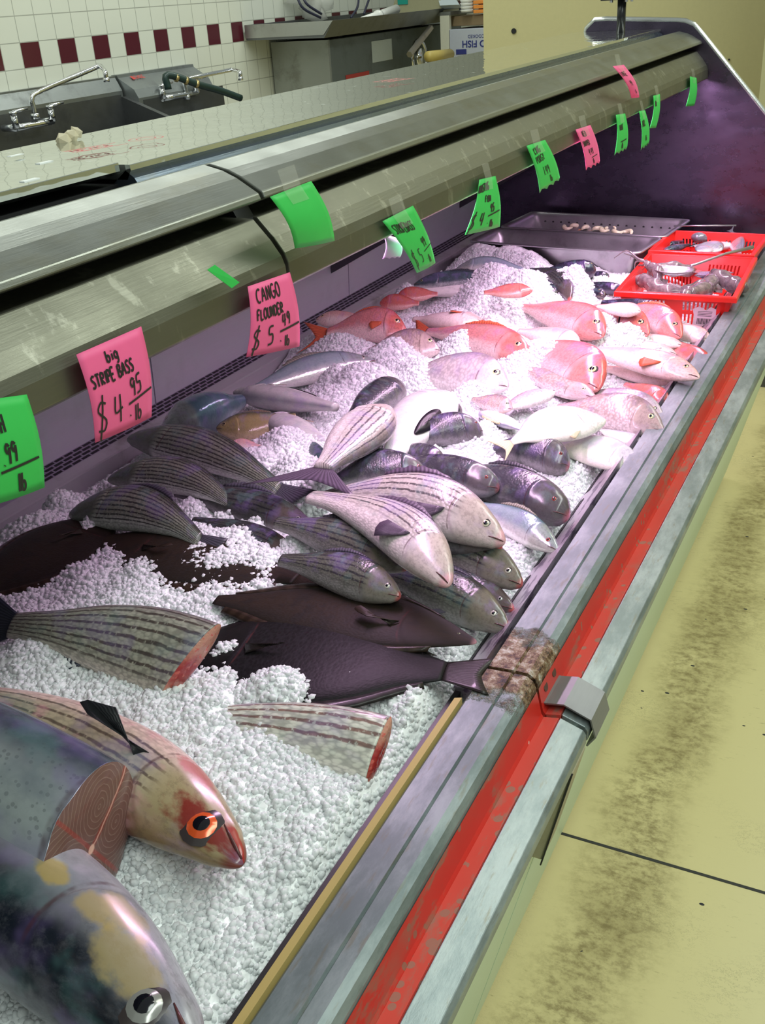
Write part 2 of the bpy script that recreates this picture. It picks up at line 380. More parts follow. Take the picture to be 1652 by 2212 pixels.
for ya, yb in ((Y0, 1.62), (1.624, 2.5), (2.504, Y1)):
    cpart(MB().prism([(-1.392, .842), (-1.37, 1.28), (-1.375, 1.28), (-1.40, .842)], ya, yb).build('back_wall', BACK))
for yb_ in (2.40, 3.30):
    cpart(MB().add([(-1.385, yb_, .93), (-1.385, yb_, 1.22), (-.70, yb_, 1.33), (-.70, yb_, 1.30), (-1.385, yb_+.03, .93), (-1.385, yb_+.03, 1.22), (-.70, yb_+.03, 1.33), (-.70, yb_+.03, 1.30)],
         [(0, 1, 2, 3), (7, 6, 5, 4), (0, 4, 5, 1), (1, 5, 6, 2), (2, 6, 7, 3), (3, 7, 4, 0)]).build('hood_bracket', steel('bracket_steel', (.12, .11, .13), .45)))
# hood: upper lip and lower valance, two modules with a black gap
HOOD = steel('hood_upper_steel', (.25, .26, .235), .33, (.20, .19, .13), .55, stretch=(2, .8, 2), big=9)
HOODL = steel('hood_lower_steel', (.185, .185, .145), .40, (.34, .34, .28), .7, stretch=(6, 6, 2), big=6, lo=.56, hi=.66)
def hood(ya, yb, dx=0, dz=0):
    up = [(-.790, 1.418), (-.768, 1.428), (-.724, 1.437), (-.700, 1.431), (-.683, 1.4235), (-.657, 1.408), (-.654, 1.401), (-.670, 1.395), (-.790, 1.395)]
    cpart(MB().prism([(x+dx, z+dz) for x, z in up], ya, yb).build('hood_top', HOOD, bev=.0015))
    lo = [(-.705, 1.370), (-.705, 1.384), (-.692, 1.3815), (-.668, 1.380), (-.648, 1.358), (-.636, 1.341), (-.632, 1.330), (-.6305, 1.306), (-.635, 1.302), (-.64, 1.306), (-.66, 1.345), (-.69, 1.365)]
    cpart(MB().prism([(x+dx, z+dz) for x, z in lo], ya, yb).build('hood_valance', HOODL, bev=.0012))
    cpart(MB().prism([(x+dx, z+dz) for x, z in [(-.705, 1.375), (-.705, 1.40), (-.76, 1.40), (-.76, 1.375)]], ya, yb).build('hood_channel', plain('slot_black', (.01, .01, .012), .6)))
hood(1.0, Y1); hood(Y0, .975, .012, .003)
cpart(MB().prism([(-.67, 1.32), (-.70, 1.355), (-1.37, 1.30), (-1.37, 1.28)], Y0, Y1).build('hood_soffit', steel('soffit_steel', (.16, .15, .17), .45)))
cpart(MB().prism([(-.648, 1.327), (-.66, 1.342), (-.68, 1.342), (-.68, 1.327)], 1.05, 3.2).build('lamp_housing', plain('lamp_housing', (.5, .5, .5), .4)))
# black seams in the hood between modules
cpart(MB().prism([(-.655, 1.300), (-.64, 1.325), (-.66, 1.355), (-.69, 1.41), (-.76, 1.41), (-.76, 1.30)], .972, 1.003).build('hood_seam', plain('slot_black', (.01, .01, .012), .6)))
# rear counter top with drip groove
n = NT('counter_polished'); g = n.geo(); a = n.noise(n.scale(g, (3, 3, 3)), 3.5, 2); b2 = n.noise(g, 30, 4)
sp_ = n.step(n.noise(g, 55, 3), .66, .72)
n.bump(a, .16, .01); CTOP = n.set(base=n.mix(n.math('MULTIPLY', b2, .3), (.70, .73, .70), (.54, .56, .54)), rough=n.math('ADD', .04, n.math('MULTIPLY', sp_, .2)), metal=.93)
cpart(MB().prism([(-1.055, 1.30), (-1.055, 1.446), (-.780, 1.446), (-.779, 1.4455), (-.7785, 1.440), (-.785, 1.43), (-1.04, 1.43)], .93, Y1).build('counter_top', CTOP))
cpart(MB().prism([(-1.04, 1.30), (-1.015, 1.449), (-.791, 1.449), (-.790, 1.4485), (-.7895, 1.440), (-.80, 1.435), (-1.0, 1.43)], Y0, .925).build('counter_top', CTOP))
cpart(MB().prism([(-.786, 1.44), (-.775, 1.432), (-.768, 1.420), (-.79, 1.40), (-.84, 1.40)], .93, Y1).build('drip_groove', steel('groove_steel', (.10, .13, .17), .22, metal=.8)))
cpart(MB().box((-1.0, Y0, 1.30), (-.80, 1.10, 1.425)).build('counter_support', plain('slot_black', (.01, .01, .012), .6)))
# rear shell of the counter
cpart(MB().prism([(-1.5, .6), (-1.42, 1.30), (-1.41, 1.30), (-1.41, .6)], Y0, Y1).build('rear_shell', steel('rear_shell', (.4, .4, .38), .35)))
# reflections of hanging price signs, painted as red strokes on the counter
def flat(p0, ex, ey, nn):
    p0, ex, ey, nn = map(np.array, (p0, ex, ey, nn)); return lambda a, b: (p0+ex*a+ey*b, nn)
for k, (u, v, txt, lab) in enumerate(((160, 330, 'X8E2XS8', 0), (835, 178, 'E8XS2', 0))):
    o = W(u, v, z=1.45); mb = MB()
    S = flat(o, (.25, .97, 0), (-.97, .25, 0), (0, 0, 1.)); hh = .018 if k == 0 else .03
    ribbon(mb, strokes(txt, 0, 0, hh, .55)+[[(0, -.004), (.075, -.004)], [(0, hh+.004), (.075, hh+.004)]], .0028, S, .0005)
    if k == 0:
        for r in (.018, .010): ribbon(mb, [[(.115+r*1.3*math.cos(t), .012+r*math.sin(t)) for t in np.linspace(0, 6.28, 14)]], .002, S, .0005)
    cpart(mb.build('painted_reflection', plain('reflection_red', (.55, .06, .06), .5)))
mb = MB()
for (u, v) in ((35, 335), (98, 350), (66, 388)):
    o = W(u, v, z=1.4495); mb.box((o[0]-.004, o[1]-.012, 1.449), (o[0]+.003, o[1]+.010, 1.4498))
cpart(mb.build('tape_scraps', plain('white_scrap', (.85, .87, .85), .6)))
# sloping end panel: polished, framed with a bright edge
def endprof():
    c = [(-1.02, 1.40), (-1.01, 1.452), (-.985, 1.474), (-.95, 1.4745), (-.735, 1.462), (-.71, 1.459), (-.685, 1.449), (-.655, 1.418), (-.455, 1.197), (-.325, 1.045), (-.285, .98), (-.270, .90), (-.27, .80), (-1.5, .62), (-1.5, .80)]
    return c
n = NT('end_panel_mirror'); g = n.geo(); a = n.noise(n.scale(g, (3, 1, 5)), 4, 5, .7)
n.bump(n.noise(n.scale(g, (1.2, 1, 2.4)), 3, 2), .22, .02)
EPM = n.set(base=n.mix(a, (.085, .07, .11), (.16, .13, .19)), rough=n.math('ADD', .17, n.math('MULTIPLY', a, .22)), metal=.95)
cpart(MB().prism(endprof(), Y1+.002, Y1+.03).build('end_panel', EPM))
mb = MB(); e = endprof()[:12]; mb.tube([(x, Y1+.012, z+.003) for x, z in e], .010, 8)
cpart(mb.build('end_panel_trim', steel('trim_bright', (.62, .64, .62), .2), smooth=True))
# clip over the joint of the bumper, two rivets
clip = [(-.325, .845), (-.322, .818), (-.312, .817), (-.291, .821), (-.258, .808), (-.252, .785), (-.262, .77)]
cpart(MB().sheet(clip[::-1], .975, 1.035, .0022).build('bumper_clip', steel('clip_steel', (.24, .25, .25), .45, metal=.6)))
mb = MB()
for y in (.989, 1.021): mb.disc((-.3205, y, .832), (1, 0, .35), .0062, .003, 14)
cpart(mb.build('clip_rivets', plain('rusty_rivet', (.10, .045, .03), .6)))

# ================================================================== ICE
def sst(a, b, x):
    t = np.clip((x-a)/(b-a), 0, 1); return t*t*(3-2*t)
MOUNDS = []   # (x, y, rx, ry, height)
def mound(u, v, r, h, z=.84, ry=None):
    p = W(u, v, z=z); MOUNDS.append((p[0], p[1], r, ry or r, h))
# heaps of ice that cover parts of the fish
for m in [
  # near
  (620, 1540, .055, .035), (780, 1500, .05, .03), (900, 1530, .05, .03), (510, 1510, .03, .015), (500, 1440, .025, .018),
  (280, 1500, .04, .012), (100, 1450, .05, .02), (60, 1380, .04, .015),
  (540, 1690, .09, .022), (430, 1590, .07, .018), (700, 1760, .09, .012), (480, 1230, .10, .030), (250, 1240, .05, .022), (200, 1180, .022, .032),
  (560, 1250, .05, .025), (650, 1220, .035, .035), (130, 1110, .035, .03), (420, 1130, .03, .030), (60, 1160, .06, .02), (330, 1270, .06, .02), (180, 1270, .05, .02),
  (500, 1150, .03, .02), (560, 1170, .025, .022), (580, 1600, .03, .022),
  # middle
  (560, 970, .06, .035), (620, 1010, .07, .045), (560, 1040, .05, .035), (650, 1060, .05, .04), (690, 1110, .03, .05), (480, 1000, .03, .022),
  (600, 940, .03, .02), (450, 840, .05, .02), (400, 870, .02, .02), (560, 740, .06, .03), (660, 745, .07, .035), (740, 770, .07, .03),
  (790, 860, .07, .045), (730, 850, .04, .035), (720, 890, .05, .03), (850, 800, .06, .045), (850, 730, .03, .03), (760, 735, .05, .03), (900, 840, .06, .035),
  (980, 960, .05, .03), (1010, 975, .05, .035), (1050, 960, .03, .03), (1020, 880, .04, .03), (940, 1010, .03, .02),
  (1000, 780, .05, .045), (980, 725, .06, .04), (1060, 740, .05, .04), (1130, 810, .06, .03), (1190, 815, .05, .05), (1170, 800, .05, .045),
  (1250, 1010, .06, .012), (1220, 1080, .06, .012), (1230, 1180, .05, .012), (1130, 1300, .05, .012), (1080, 1370, .05, .012), (1160, 1230, .05, .015),
  (1340, 1030, .03, .02), (1290, 1060, .04, .015),
  (1070, 665, .10, .075), (1130, 680, .09, .075), (1010, 660, .07, .05), (950, 650, .06, .045), (880, 655, .03, .03), (860, 690, .03, .035), (1150, 655, .06, .05),
  (1240, 665, .05, .075), (1220, 655, .05, .06), (1300, 745, .05, .05), (1360, 755, .05, .05), (1260, 735, .04, .05), (1330, 770, .04, .035), (1420, 770, .05, .035),
  (1090, 700, .06, .06), (1040, 700, .06, .055), (1150, 600, .05, .04), (1110, 575, .09, .045), (1050, 570, .09, .045), (1140, 580, .06, .04), (1160, 580, .03, .03), (1180, 560, .03, .03),
  (1460, 780, .03, .02), (1440, 840, .04, .025), (1470, 850, .03, .02), (1300, 630, .05, .02), (1270, 580, .03, .02), (700, 720, .05, .025), (620, 730, .05, .02),
]: mound(*m)
MOUNDS = [(a, b, c*1.12, d*1.12, e*(1.35 if b > 1.25 else 1.1)) for a, b, c, d, e in MOUNDS]
def nz(x, y, f, seed=0.):
    return (np.sin(x*f*1.7+seed)*np.cos(y*f*1.3-seed*2)+np.sin(x*f*.9-y*f*1.9+seed*3)*.7+np.cos(x*f*2.3+y*f*.8+seed)*.5)/2.2
def ice_h(x, y):
    x = np.asarray(x, float); y = np.asarray(y, float)
    h = .820+.032*sst(0, 1, (-.43-x)/.30)
    h = h-.055*sst(0, 1, (-1.20-x)/.12)
    h = h+.012*sst(1.0, .7, y)*0
    h = h+.014*(1-sst(.75, 1.0, y))
    h = h-.012*sst(2.55, 2.9, y)
    h = h+.006*nz(x, y, 14)+.005*nz(x, y, 37, 1.)
    edge = sst(0, 1, (np.where(y > .98, -.434, -.412)-x)/.03)
    m = np.zeros_like(h)
    for (mx, my, rx, ry, hh) in MOUNDS:
        d2 = ((x-mx)/rx)**2+((y-my)/ry)**2
        m = np.maximum(m, hh*np.exp(-d2*1.1))
    h = h+m
    return .79+(h-.79)*(.25+.75*edge)

n = NT('crushed_ice'); g = n.geo()
a = n.noise(g, 260, 2); 
n.bump(a, .35, .002)
ICE = n.set(base=n.mix(n.noise(g, 120, 2), (.93, .97, .975), (.98, .995, 1)), rough=.17, trans=.32, ior=1.31, spec=.5)
n = NT('packed_ice'); g = n.geo(); v_ = n.vor(g, 150); n.bump(v_, .4, .003)
ICEB = n.set(base=n.mix(v_, (.98, 1, 1), (.93, .96, .96)), rough=.25, spec=.5)
# heightfield
NX, NY = 300, 900
xs = np.linspace(-1.315, -.409, NX); ys = np.linspace(.10, 2.93, NY)
GX, GY = np.meshgrid(xs, ys, indexing='ij'); GH = ice_h(GX, GY)
GH = GH+.0022*nz(GX, GY, 160, 2.)+.002*rng.standard_normal(GX.shape)*.5
V = np.stack([GX, GY, GH], -1).reshape(-1, 3)
I = np.arange(NX*NY).reshape(NX, NY)
Q = np.stack([I[:-1, :-1], I[1:, :-1], I[1:, 1:], I[:-1, 1:]], -1).reshape(-1, 4)
me = bpy.data.meshes.new('packed_ice'); 
def fastmesh(me, V, Q):
    k = Q.shape[1]
    me.vertices.add(len(V)); me.vertices.foreach_set('co', V.astype(np.float32).ravel())
    me.loops.add(Q.size); me.loops.foreach_set('vertex_index', Q.astype(np.int32).ravel())
    me.polygons.add(len(Q)); me.polygons.foreach_set('loop_start', np.arange(0, Q.size, k, dtype=np.int32))
    me.update(calc_edges=True); me.validate()
fastmesh(me, V, Q); me.materials.append(ICEB); me.polygons.foreach_set('use_smooth', [True]*len(me.polygons))
o = bpy.data.objects.new('packed_ice', me); COL.objects.link(o)
tag(o, 'bed of packed crushed ice filling the fish case under the fish', 'ice', kind='stuff')
# loose chunks: distorted icosahedra
t = (1+5**.5)/2
ICO = np.array([(-1, t, 0), (1, t, 0), (-1, -t, 0), (1, -t, 0), (0, -1, t), (0, 1, t), (0, -1, -t), (0, 1, -t), (t, 0, -1), (t, 0, 1), (-t, 0, -1), (-t, 0, 1)])/1.9
ICF = np.array([(0, 11, 5), (0, 5, 1), (0, 1, 7), (0, 7, 10), (0, 10, 11), (1, 5, 9), (5, 11, 4), (11, 10, 2), (10, 7, 6), (7, 1, 8), (3, 9, 4), (3, 4, 2), (3, 2, 6), (3, 6, 8), (3, 8, 9), (4, 9, 5), (2, 4, 11), (6, 2, 10), (8, 6, 7), (9, 8, 1)])
def chunks(P, R):
    N = len(P); A = rng.standard_normal((N, 3, 3)); Qm, _ = np.linalg.qr(A)
    S = R[:, None]*(.65+.7*rng.random((N, 3)))
    vv = ICO[None]*(.8+.4*rng.random((N, 12, 1)))
    vv = vv*S[:, None, :]; vv = np.einsum('nij,nkj->nki', Qm, vv)+P[:, None, :]
    F = ICF[None]+np.arange(N)[:, None, None]*12
    return vv.reshape(-1, 3), F.reshape(-1, 3)
NC = 165000
yy = .12+2.78*rng.random(NC)**1.12; xx = -1.30+.885*rng.random(NC)
hh = ice_h(xx, yy); R = .0023+.0026*rng.random(NC)**1.6
ok = (yy < .985) | (xx < -.436)
xx, yy, hh, R = xx[ok], yy[ok], hh[ok], R[ok]; NC = len(xx)
P = np.stack([xx, yy, hh+R*(rng.random(NC)*1.1-.55)], -1)
V, F = chunks(P, R)
me = bpy.data.meshes.new('ice_chunks'); fastmesh(me, V, F); me.materials.append(ICE)
o = bpy.data.objects.new('loose_ice_chunks', me); COL.objects.link(o)
tag(o, 'loose glassy chips of crushed ice heaped around and over the fish', 'ice', kind='stuff')

# ================================================================== FISH
# outlines as fractions of body length: s = 0 at the tail root, 1 at the snout
SHAPE = {
 'bass':   dict(top=[(0, .050), (.15, .075), (.35, .128), (.55, .158), (.68, .155), (.80, .128), (.90, .085), (.96, .050), (1, .0)],
                bot=[(0, .050), (.15, .072), (.35, .120), (.55, .148), (.70, .148), (.82, .120), (.91, .082), (.965, .050), (1, .0)], w=.60, head=.76, eye=(.90, .22, .021)),
 'snapper': dict(top=[(0, .045), (.12, .065), (.3, .13), (.5, .185), (.65, .200), (.78, .180), (.88, .130), (.95, .075), (1, 0)],
                bot=[(0, .045), (.12, .062), (.3, .115), (.5, .145), (.7, .150), (.82, .128), (.92, .082), (.97, .045), (1, 0)], w=.48, head=.72, eye=(.87, .36, .030)),
 'porgy':  dict(top=[(0, .045), (.12, .075), (.3, .165), (.5, .225), (.65, .235), (.78, .205), (.88, .145), (.95, .08), (1, 0)],
                bot=[(0, .045), (.12, .07), (.3, .14), (.5, .175), (.7, .175), (.82, .145), (.92, .09), (.97, .05), (1, 0)], w=.42, head=.73, eye=(.86, .38, .032)),
 'slender': dict(top=[(0, .028), (.15, .055), (.35, .10), (.6, .125), (.78, .112), (.9, .075), (.96, .04), (1, 0)],
                bot=[(0, .028), (.15, .055), (.35, .10), (.6, .125), (.78, .112), (.9, .075), (.96, .045), (1, 0)], w=.66, head=.78, eye=(.91, .15, .017)),
 'disc':   dict(top=[(0, .035), (.12, .08), (.3, .20), (.5, .26), (.68, .255), (.82, .20), (.92, .12), (.975, .06), (1, 0)],
                bot=[(0, .035), (.12, .08), (.3, .19), (.5, .25), (.68, .25), (.82, .195), (.92, .12), (.975, .06), (1, 0)], w=.34, head=.78, eye=(.88, .25, .030)),
 'blunt':  dict(top=[(0, .055), (.15, .09), (.35, .14), (.6, .165), (.78, .155), (.9, .12), (.96, .078), (1, 0)],
                bot=[(0, .055), (.15, .085), (.35, .13), (.6, .155), (.78, .150), (.9, .12), (.96, .08), (1, 0)], w=.78, head=.78, eye=(.9, .3, .018)),
 'flat':   dict(top=[(0, .05), (.1, .09), (.28, .20), (.5, .27), (.68, .25), (.82, .175), (.92, .095), (.97, .045), (1, 0)],
                bot=[(0, .05), (.1, .09), (.28, .20), (.5, .26), (.68, .24), (.82, .165), (.92, .09), (.97, .045), (1, 0)], w=.17, head=.80, eye=(.93, .35, .013)),
}
def prof(pts, s):
    p = np.array(pts); x, y = p[:, 0], p[:, 1]
    # monotone-ish cubic through the control points, round nose
    m = np.gradient(y, x); m[-1] = -1.0
    i = np.clip(np.searchsorted(x, s)-1, 0, len(x)-2); h = x[i+1]-x[i]; t = (s-x[i])/h
    v = (2*t**3-3*t**2+1)*y[i]+(t**3-2*t**2+t)*h*m[i]+(-2*t**3+3*t**2)*y[i+1]+(t**3-t**2)*h*m[i+1]
    k = s > .955
    v = np.where(k, np.interp(.955, x, y)*np.sqrt(np.clip((1-s)/(1-.955), 0, 1))*1.0, v)
    return np.maximum(v, 0)

def fishmat(key, back, side, belly, stripes=None, head=None, tip=None, blotch=None, scales=.5, rough=.27, belly_at=.34, back_at=.74, metal=.0, red=None, spots=None, scn=(62, 30), coat=.22, bs=.35, spec=.42, marks=(), irid=.22):
    if key in MATS: return MATS[key]
    n = NT(key); s, v = n.uv(); uvw = n.comb(n.math('MULTIPLY', s, 3.), v, n.math('MULTIPLY', n.new('ShaderNodeObjectInfo').outputs['Random'], 30.))
    nz1 = n.noise(uvw, 4.5, 4); w_ = n.math('MULTIPLY', n.math('SUBTRACT', nz1, .5), .14)
    vv = n.math('ADD', v, w_)
    c = n.mix(n.step(vv, belly_at-.10, belly_at+.14), belly, side)
    c = n.mix(n.step(vv, back_at-.16, back_at+.10), c, back)
    c = n.mix(n.math('MULTIPLY', n.step(n.noise(uvw, 11, 5, .7), .45, .7), .28), c, tuple(x*.55 for x in side))
    if stripes:
        N, col, lo, hi, wd = stripes
        f = n.math('ADD', n.math('MULTIPLY', v, N), n.math('MULTIPLY', n.math('SUBTRACT', n.noise(uvw, 6, 3), .5), .55))
        d = n.math('ABSOLUTE', n.math('SUBTRACT', n.math('FRACT', f), .5))
        line = n.math('SUBTRACT', 1, n.step(d, wd, wd+.13))
        brk = n.step(n.noise(n.comb(n.math('MULTIPLY', s, 70.), n.math('MULTIPLY', v, 16.)), 1., 2), .30, .46)
        line = n.math('MULTIPLY', n.math('MULTIPLY', line, brk), n.math('MULTIPLY', n.step(v, lo-.05, lo+.08), n.math('SUBTRACT', 1, n.step(v, hi-.05, hi+.05))))
        line = n.math('MULTIPLY', line, n.math('SUBTRACT', 1, n.step(s, .74, .80)))
        c = n.mix(n.math('MULTIPLY', line, .88), c, col)
    if spots:
        k, col, lo = spots
        c = n.mix(n.math('MULTIPLY', n.math('MULTIPLY', n.math('LESS_THAN', n.vor(uvw, k), .27), n.step(v, lo, lo+.1)), .35), c, col)
    if blotch:
        k, col, a = blotch; c = n.mix(n.math('MULTIPLY', n.step(n.noise(uvw, k, 4), .5, .66), a), c, col)
    scv = n.vor(n.comb(n.math('MULTIPLY', s, float(scn[0])), n.math('MULTIPLY', v, float(scn[1]))), 1.)
    body = n.math('SUBTRACT', 1, n.step(s, .71, .77))
    sm = n.math('MULTIPLY', n.math('MULTIPLY', n.step(scv, .30, .75), body), scales)
    c = n.mix(sm, c, n.mix(.62, c, (.03, .03, .035)))
    hm = n.step(s, .74, .80)
    if head: c = n.mix(n.math('MULTIPLY', hm, head[1]), c, head[0])
    if red: c = n.mix(n.math('MULTIPLY', n.math('MULTIPLY', n.step(n.noise(uvw, 7, 4), .46, .6), n.step(s, red[2], red[2]+.1)), red[1]), c, red[0])
    if tip: c = n.mix(n.math('MULTIPLY', n.step(s, tip[2], tip[2]+.03), tip[1]), c, tip[0])
    if irid:
        c = n.mix(n.math('MULTIPLY', n.math('MULTIPLY', n.step(n.noise(uvw, 2.6, 3), .48, .66), n.step(v, .25, .45)), irid), c, (.30, .20, .52))
        c = n.mix(n.math('MULTIPLY', n.math('MULTIPLY', n.step(n.noise(n.scale(uvw, (1, 1, 2)), 3.3, 3), .52, .68), n.step(v, .25, .45)), irid*.8), c, (.16, .34, .32))
    c = n.mix(n.math('MULTIPLY', n.math('MULTIPLY', n.step(n.noise(uvw, 16, 5, .75), .46, .62), hm), .42), c, n.mix(.6, c, (.03, .02, .02)))
    for (ms, mv, mr, mc, ma) in marks:
        a1 = n.math('SUBTRACT', s, ms); a2 = n.math('MULTIPLY', n.math('SUBTRACT', v, mv), .45)
        dd = n.math('SQRT', n.math('ADD', n.math('MULTIPLY', a1, a1), n.math('MULTIPLY', a2, a2)))
        dd = n.math('ADD', dd, n.math('MULTIPLY', n.math('SUBTRACT', n.noise(uvw, 9, 4), .5), mr*1.2))
        c = n.mix(n.math('MULTIPLY', n.math('SUBTRACT', 1, n.step(dd, mr*.55, mr)), ma), c, mc)
    # gill opening: a thin curved slit at the back of the head
    q = n.math('SUBTRACT', n.math('MULTIPLY', v, 2.), 1.)
    gd = n.math('ABSOLUTE', n.math('SUBTRACT', s, n.math('ADD', .722, n.math('MULTIPLY', n.math('MULTIPLY', q, q), .06))))
    gm = n.math('MULTIPLY', n.math('SUBTRACT', 1, n.step(gd, .001, .006)), n.math('MULTIPLY', n.math('SUBTRACT', 1, n.step(v, .62, .76)), n.step(v, .16, .26)))
    c = n.mix(n.math('MULTIPLY', n.math('MULTIPLY', gm, n.step(n.noise(uvw, 10, 2), .3, .6)), .6), c, (.07, .02, .02))
    b = n.math('ADD', n.math('MULTIPLY', n.math('MULTIPLY', scv, body), -.8), n.math('MULTIPLY', nz1, .8))
    n.bump(b, bs if scales > .2 else bs*.5, .0014)
    MATS[key] = n.set(base=c, rough=rough, metal=metal, coat=coat, coatr=.14, spec=spec); return MATS[key]

def finmat(key, col, edge=None, alpha=.96):
    if key in MATS: return MATS[key]
    n = NT(key); s, v = n.uv()
    ray_ = n.math('ABSOLUTE', n.math('SUBTRACT', n.math('FRACT', n.math('MULTIPLY', v, 17.)), .5))
    c = n.mix(n.step(ray_, .1, .4), tuple(x*.55 for x in col), col)
    if edge: c = n.mix(n.step(s, .55, 1.), c, edge)
    n.bump(ray_, .5, .001)
    MATS[key] = n.set(base=c, rough=.38, coat=.1, spec=.25, alpha=alpha); return MATS[key]

BLK = plain('pupil_black', (.006, .006, .01), .08)
def eyemat(col): return plain('iris_%02d_%02d_%02d' % tuple(int(x*99) for x in col), col, .15, .2)

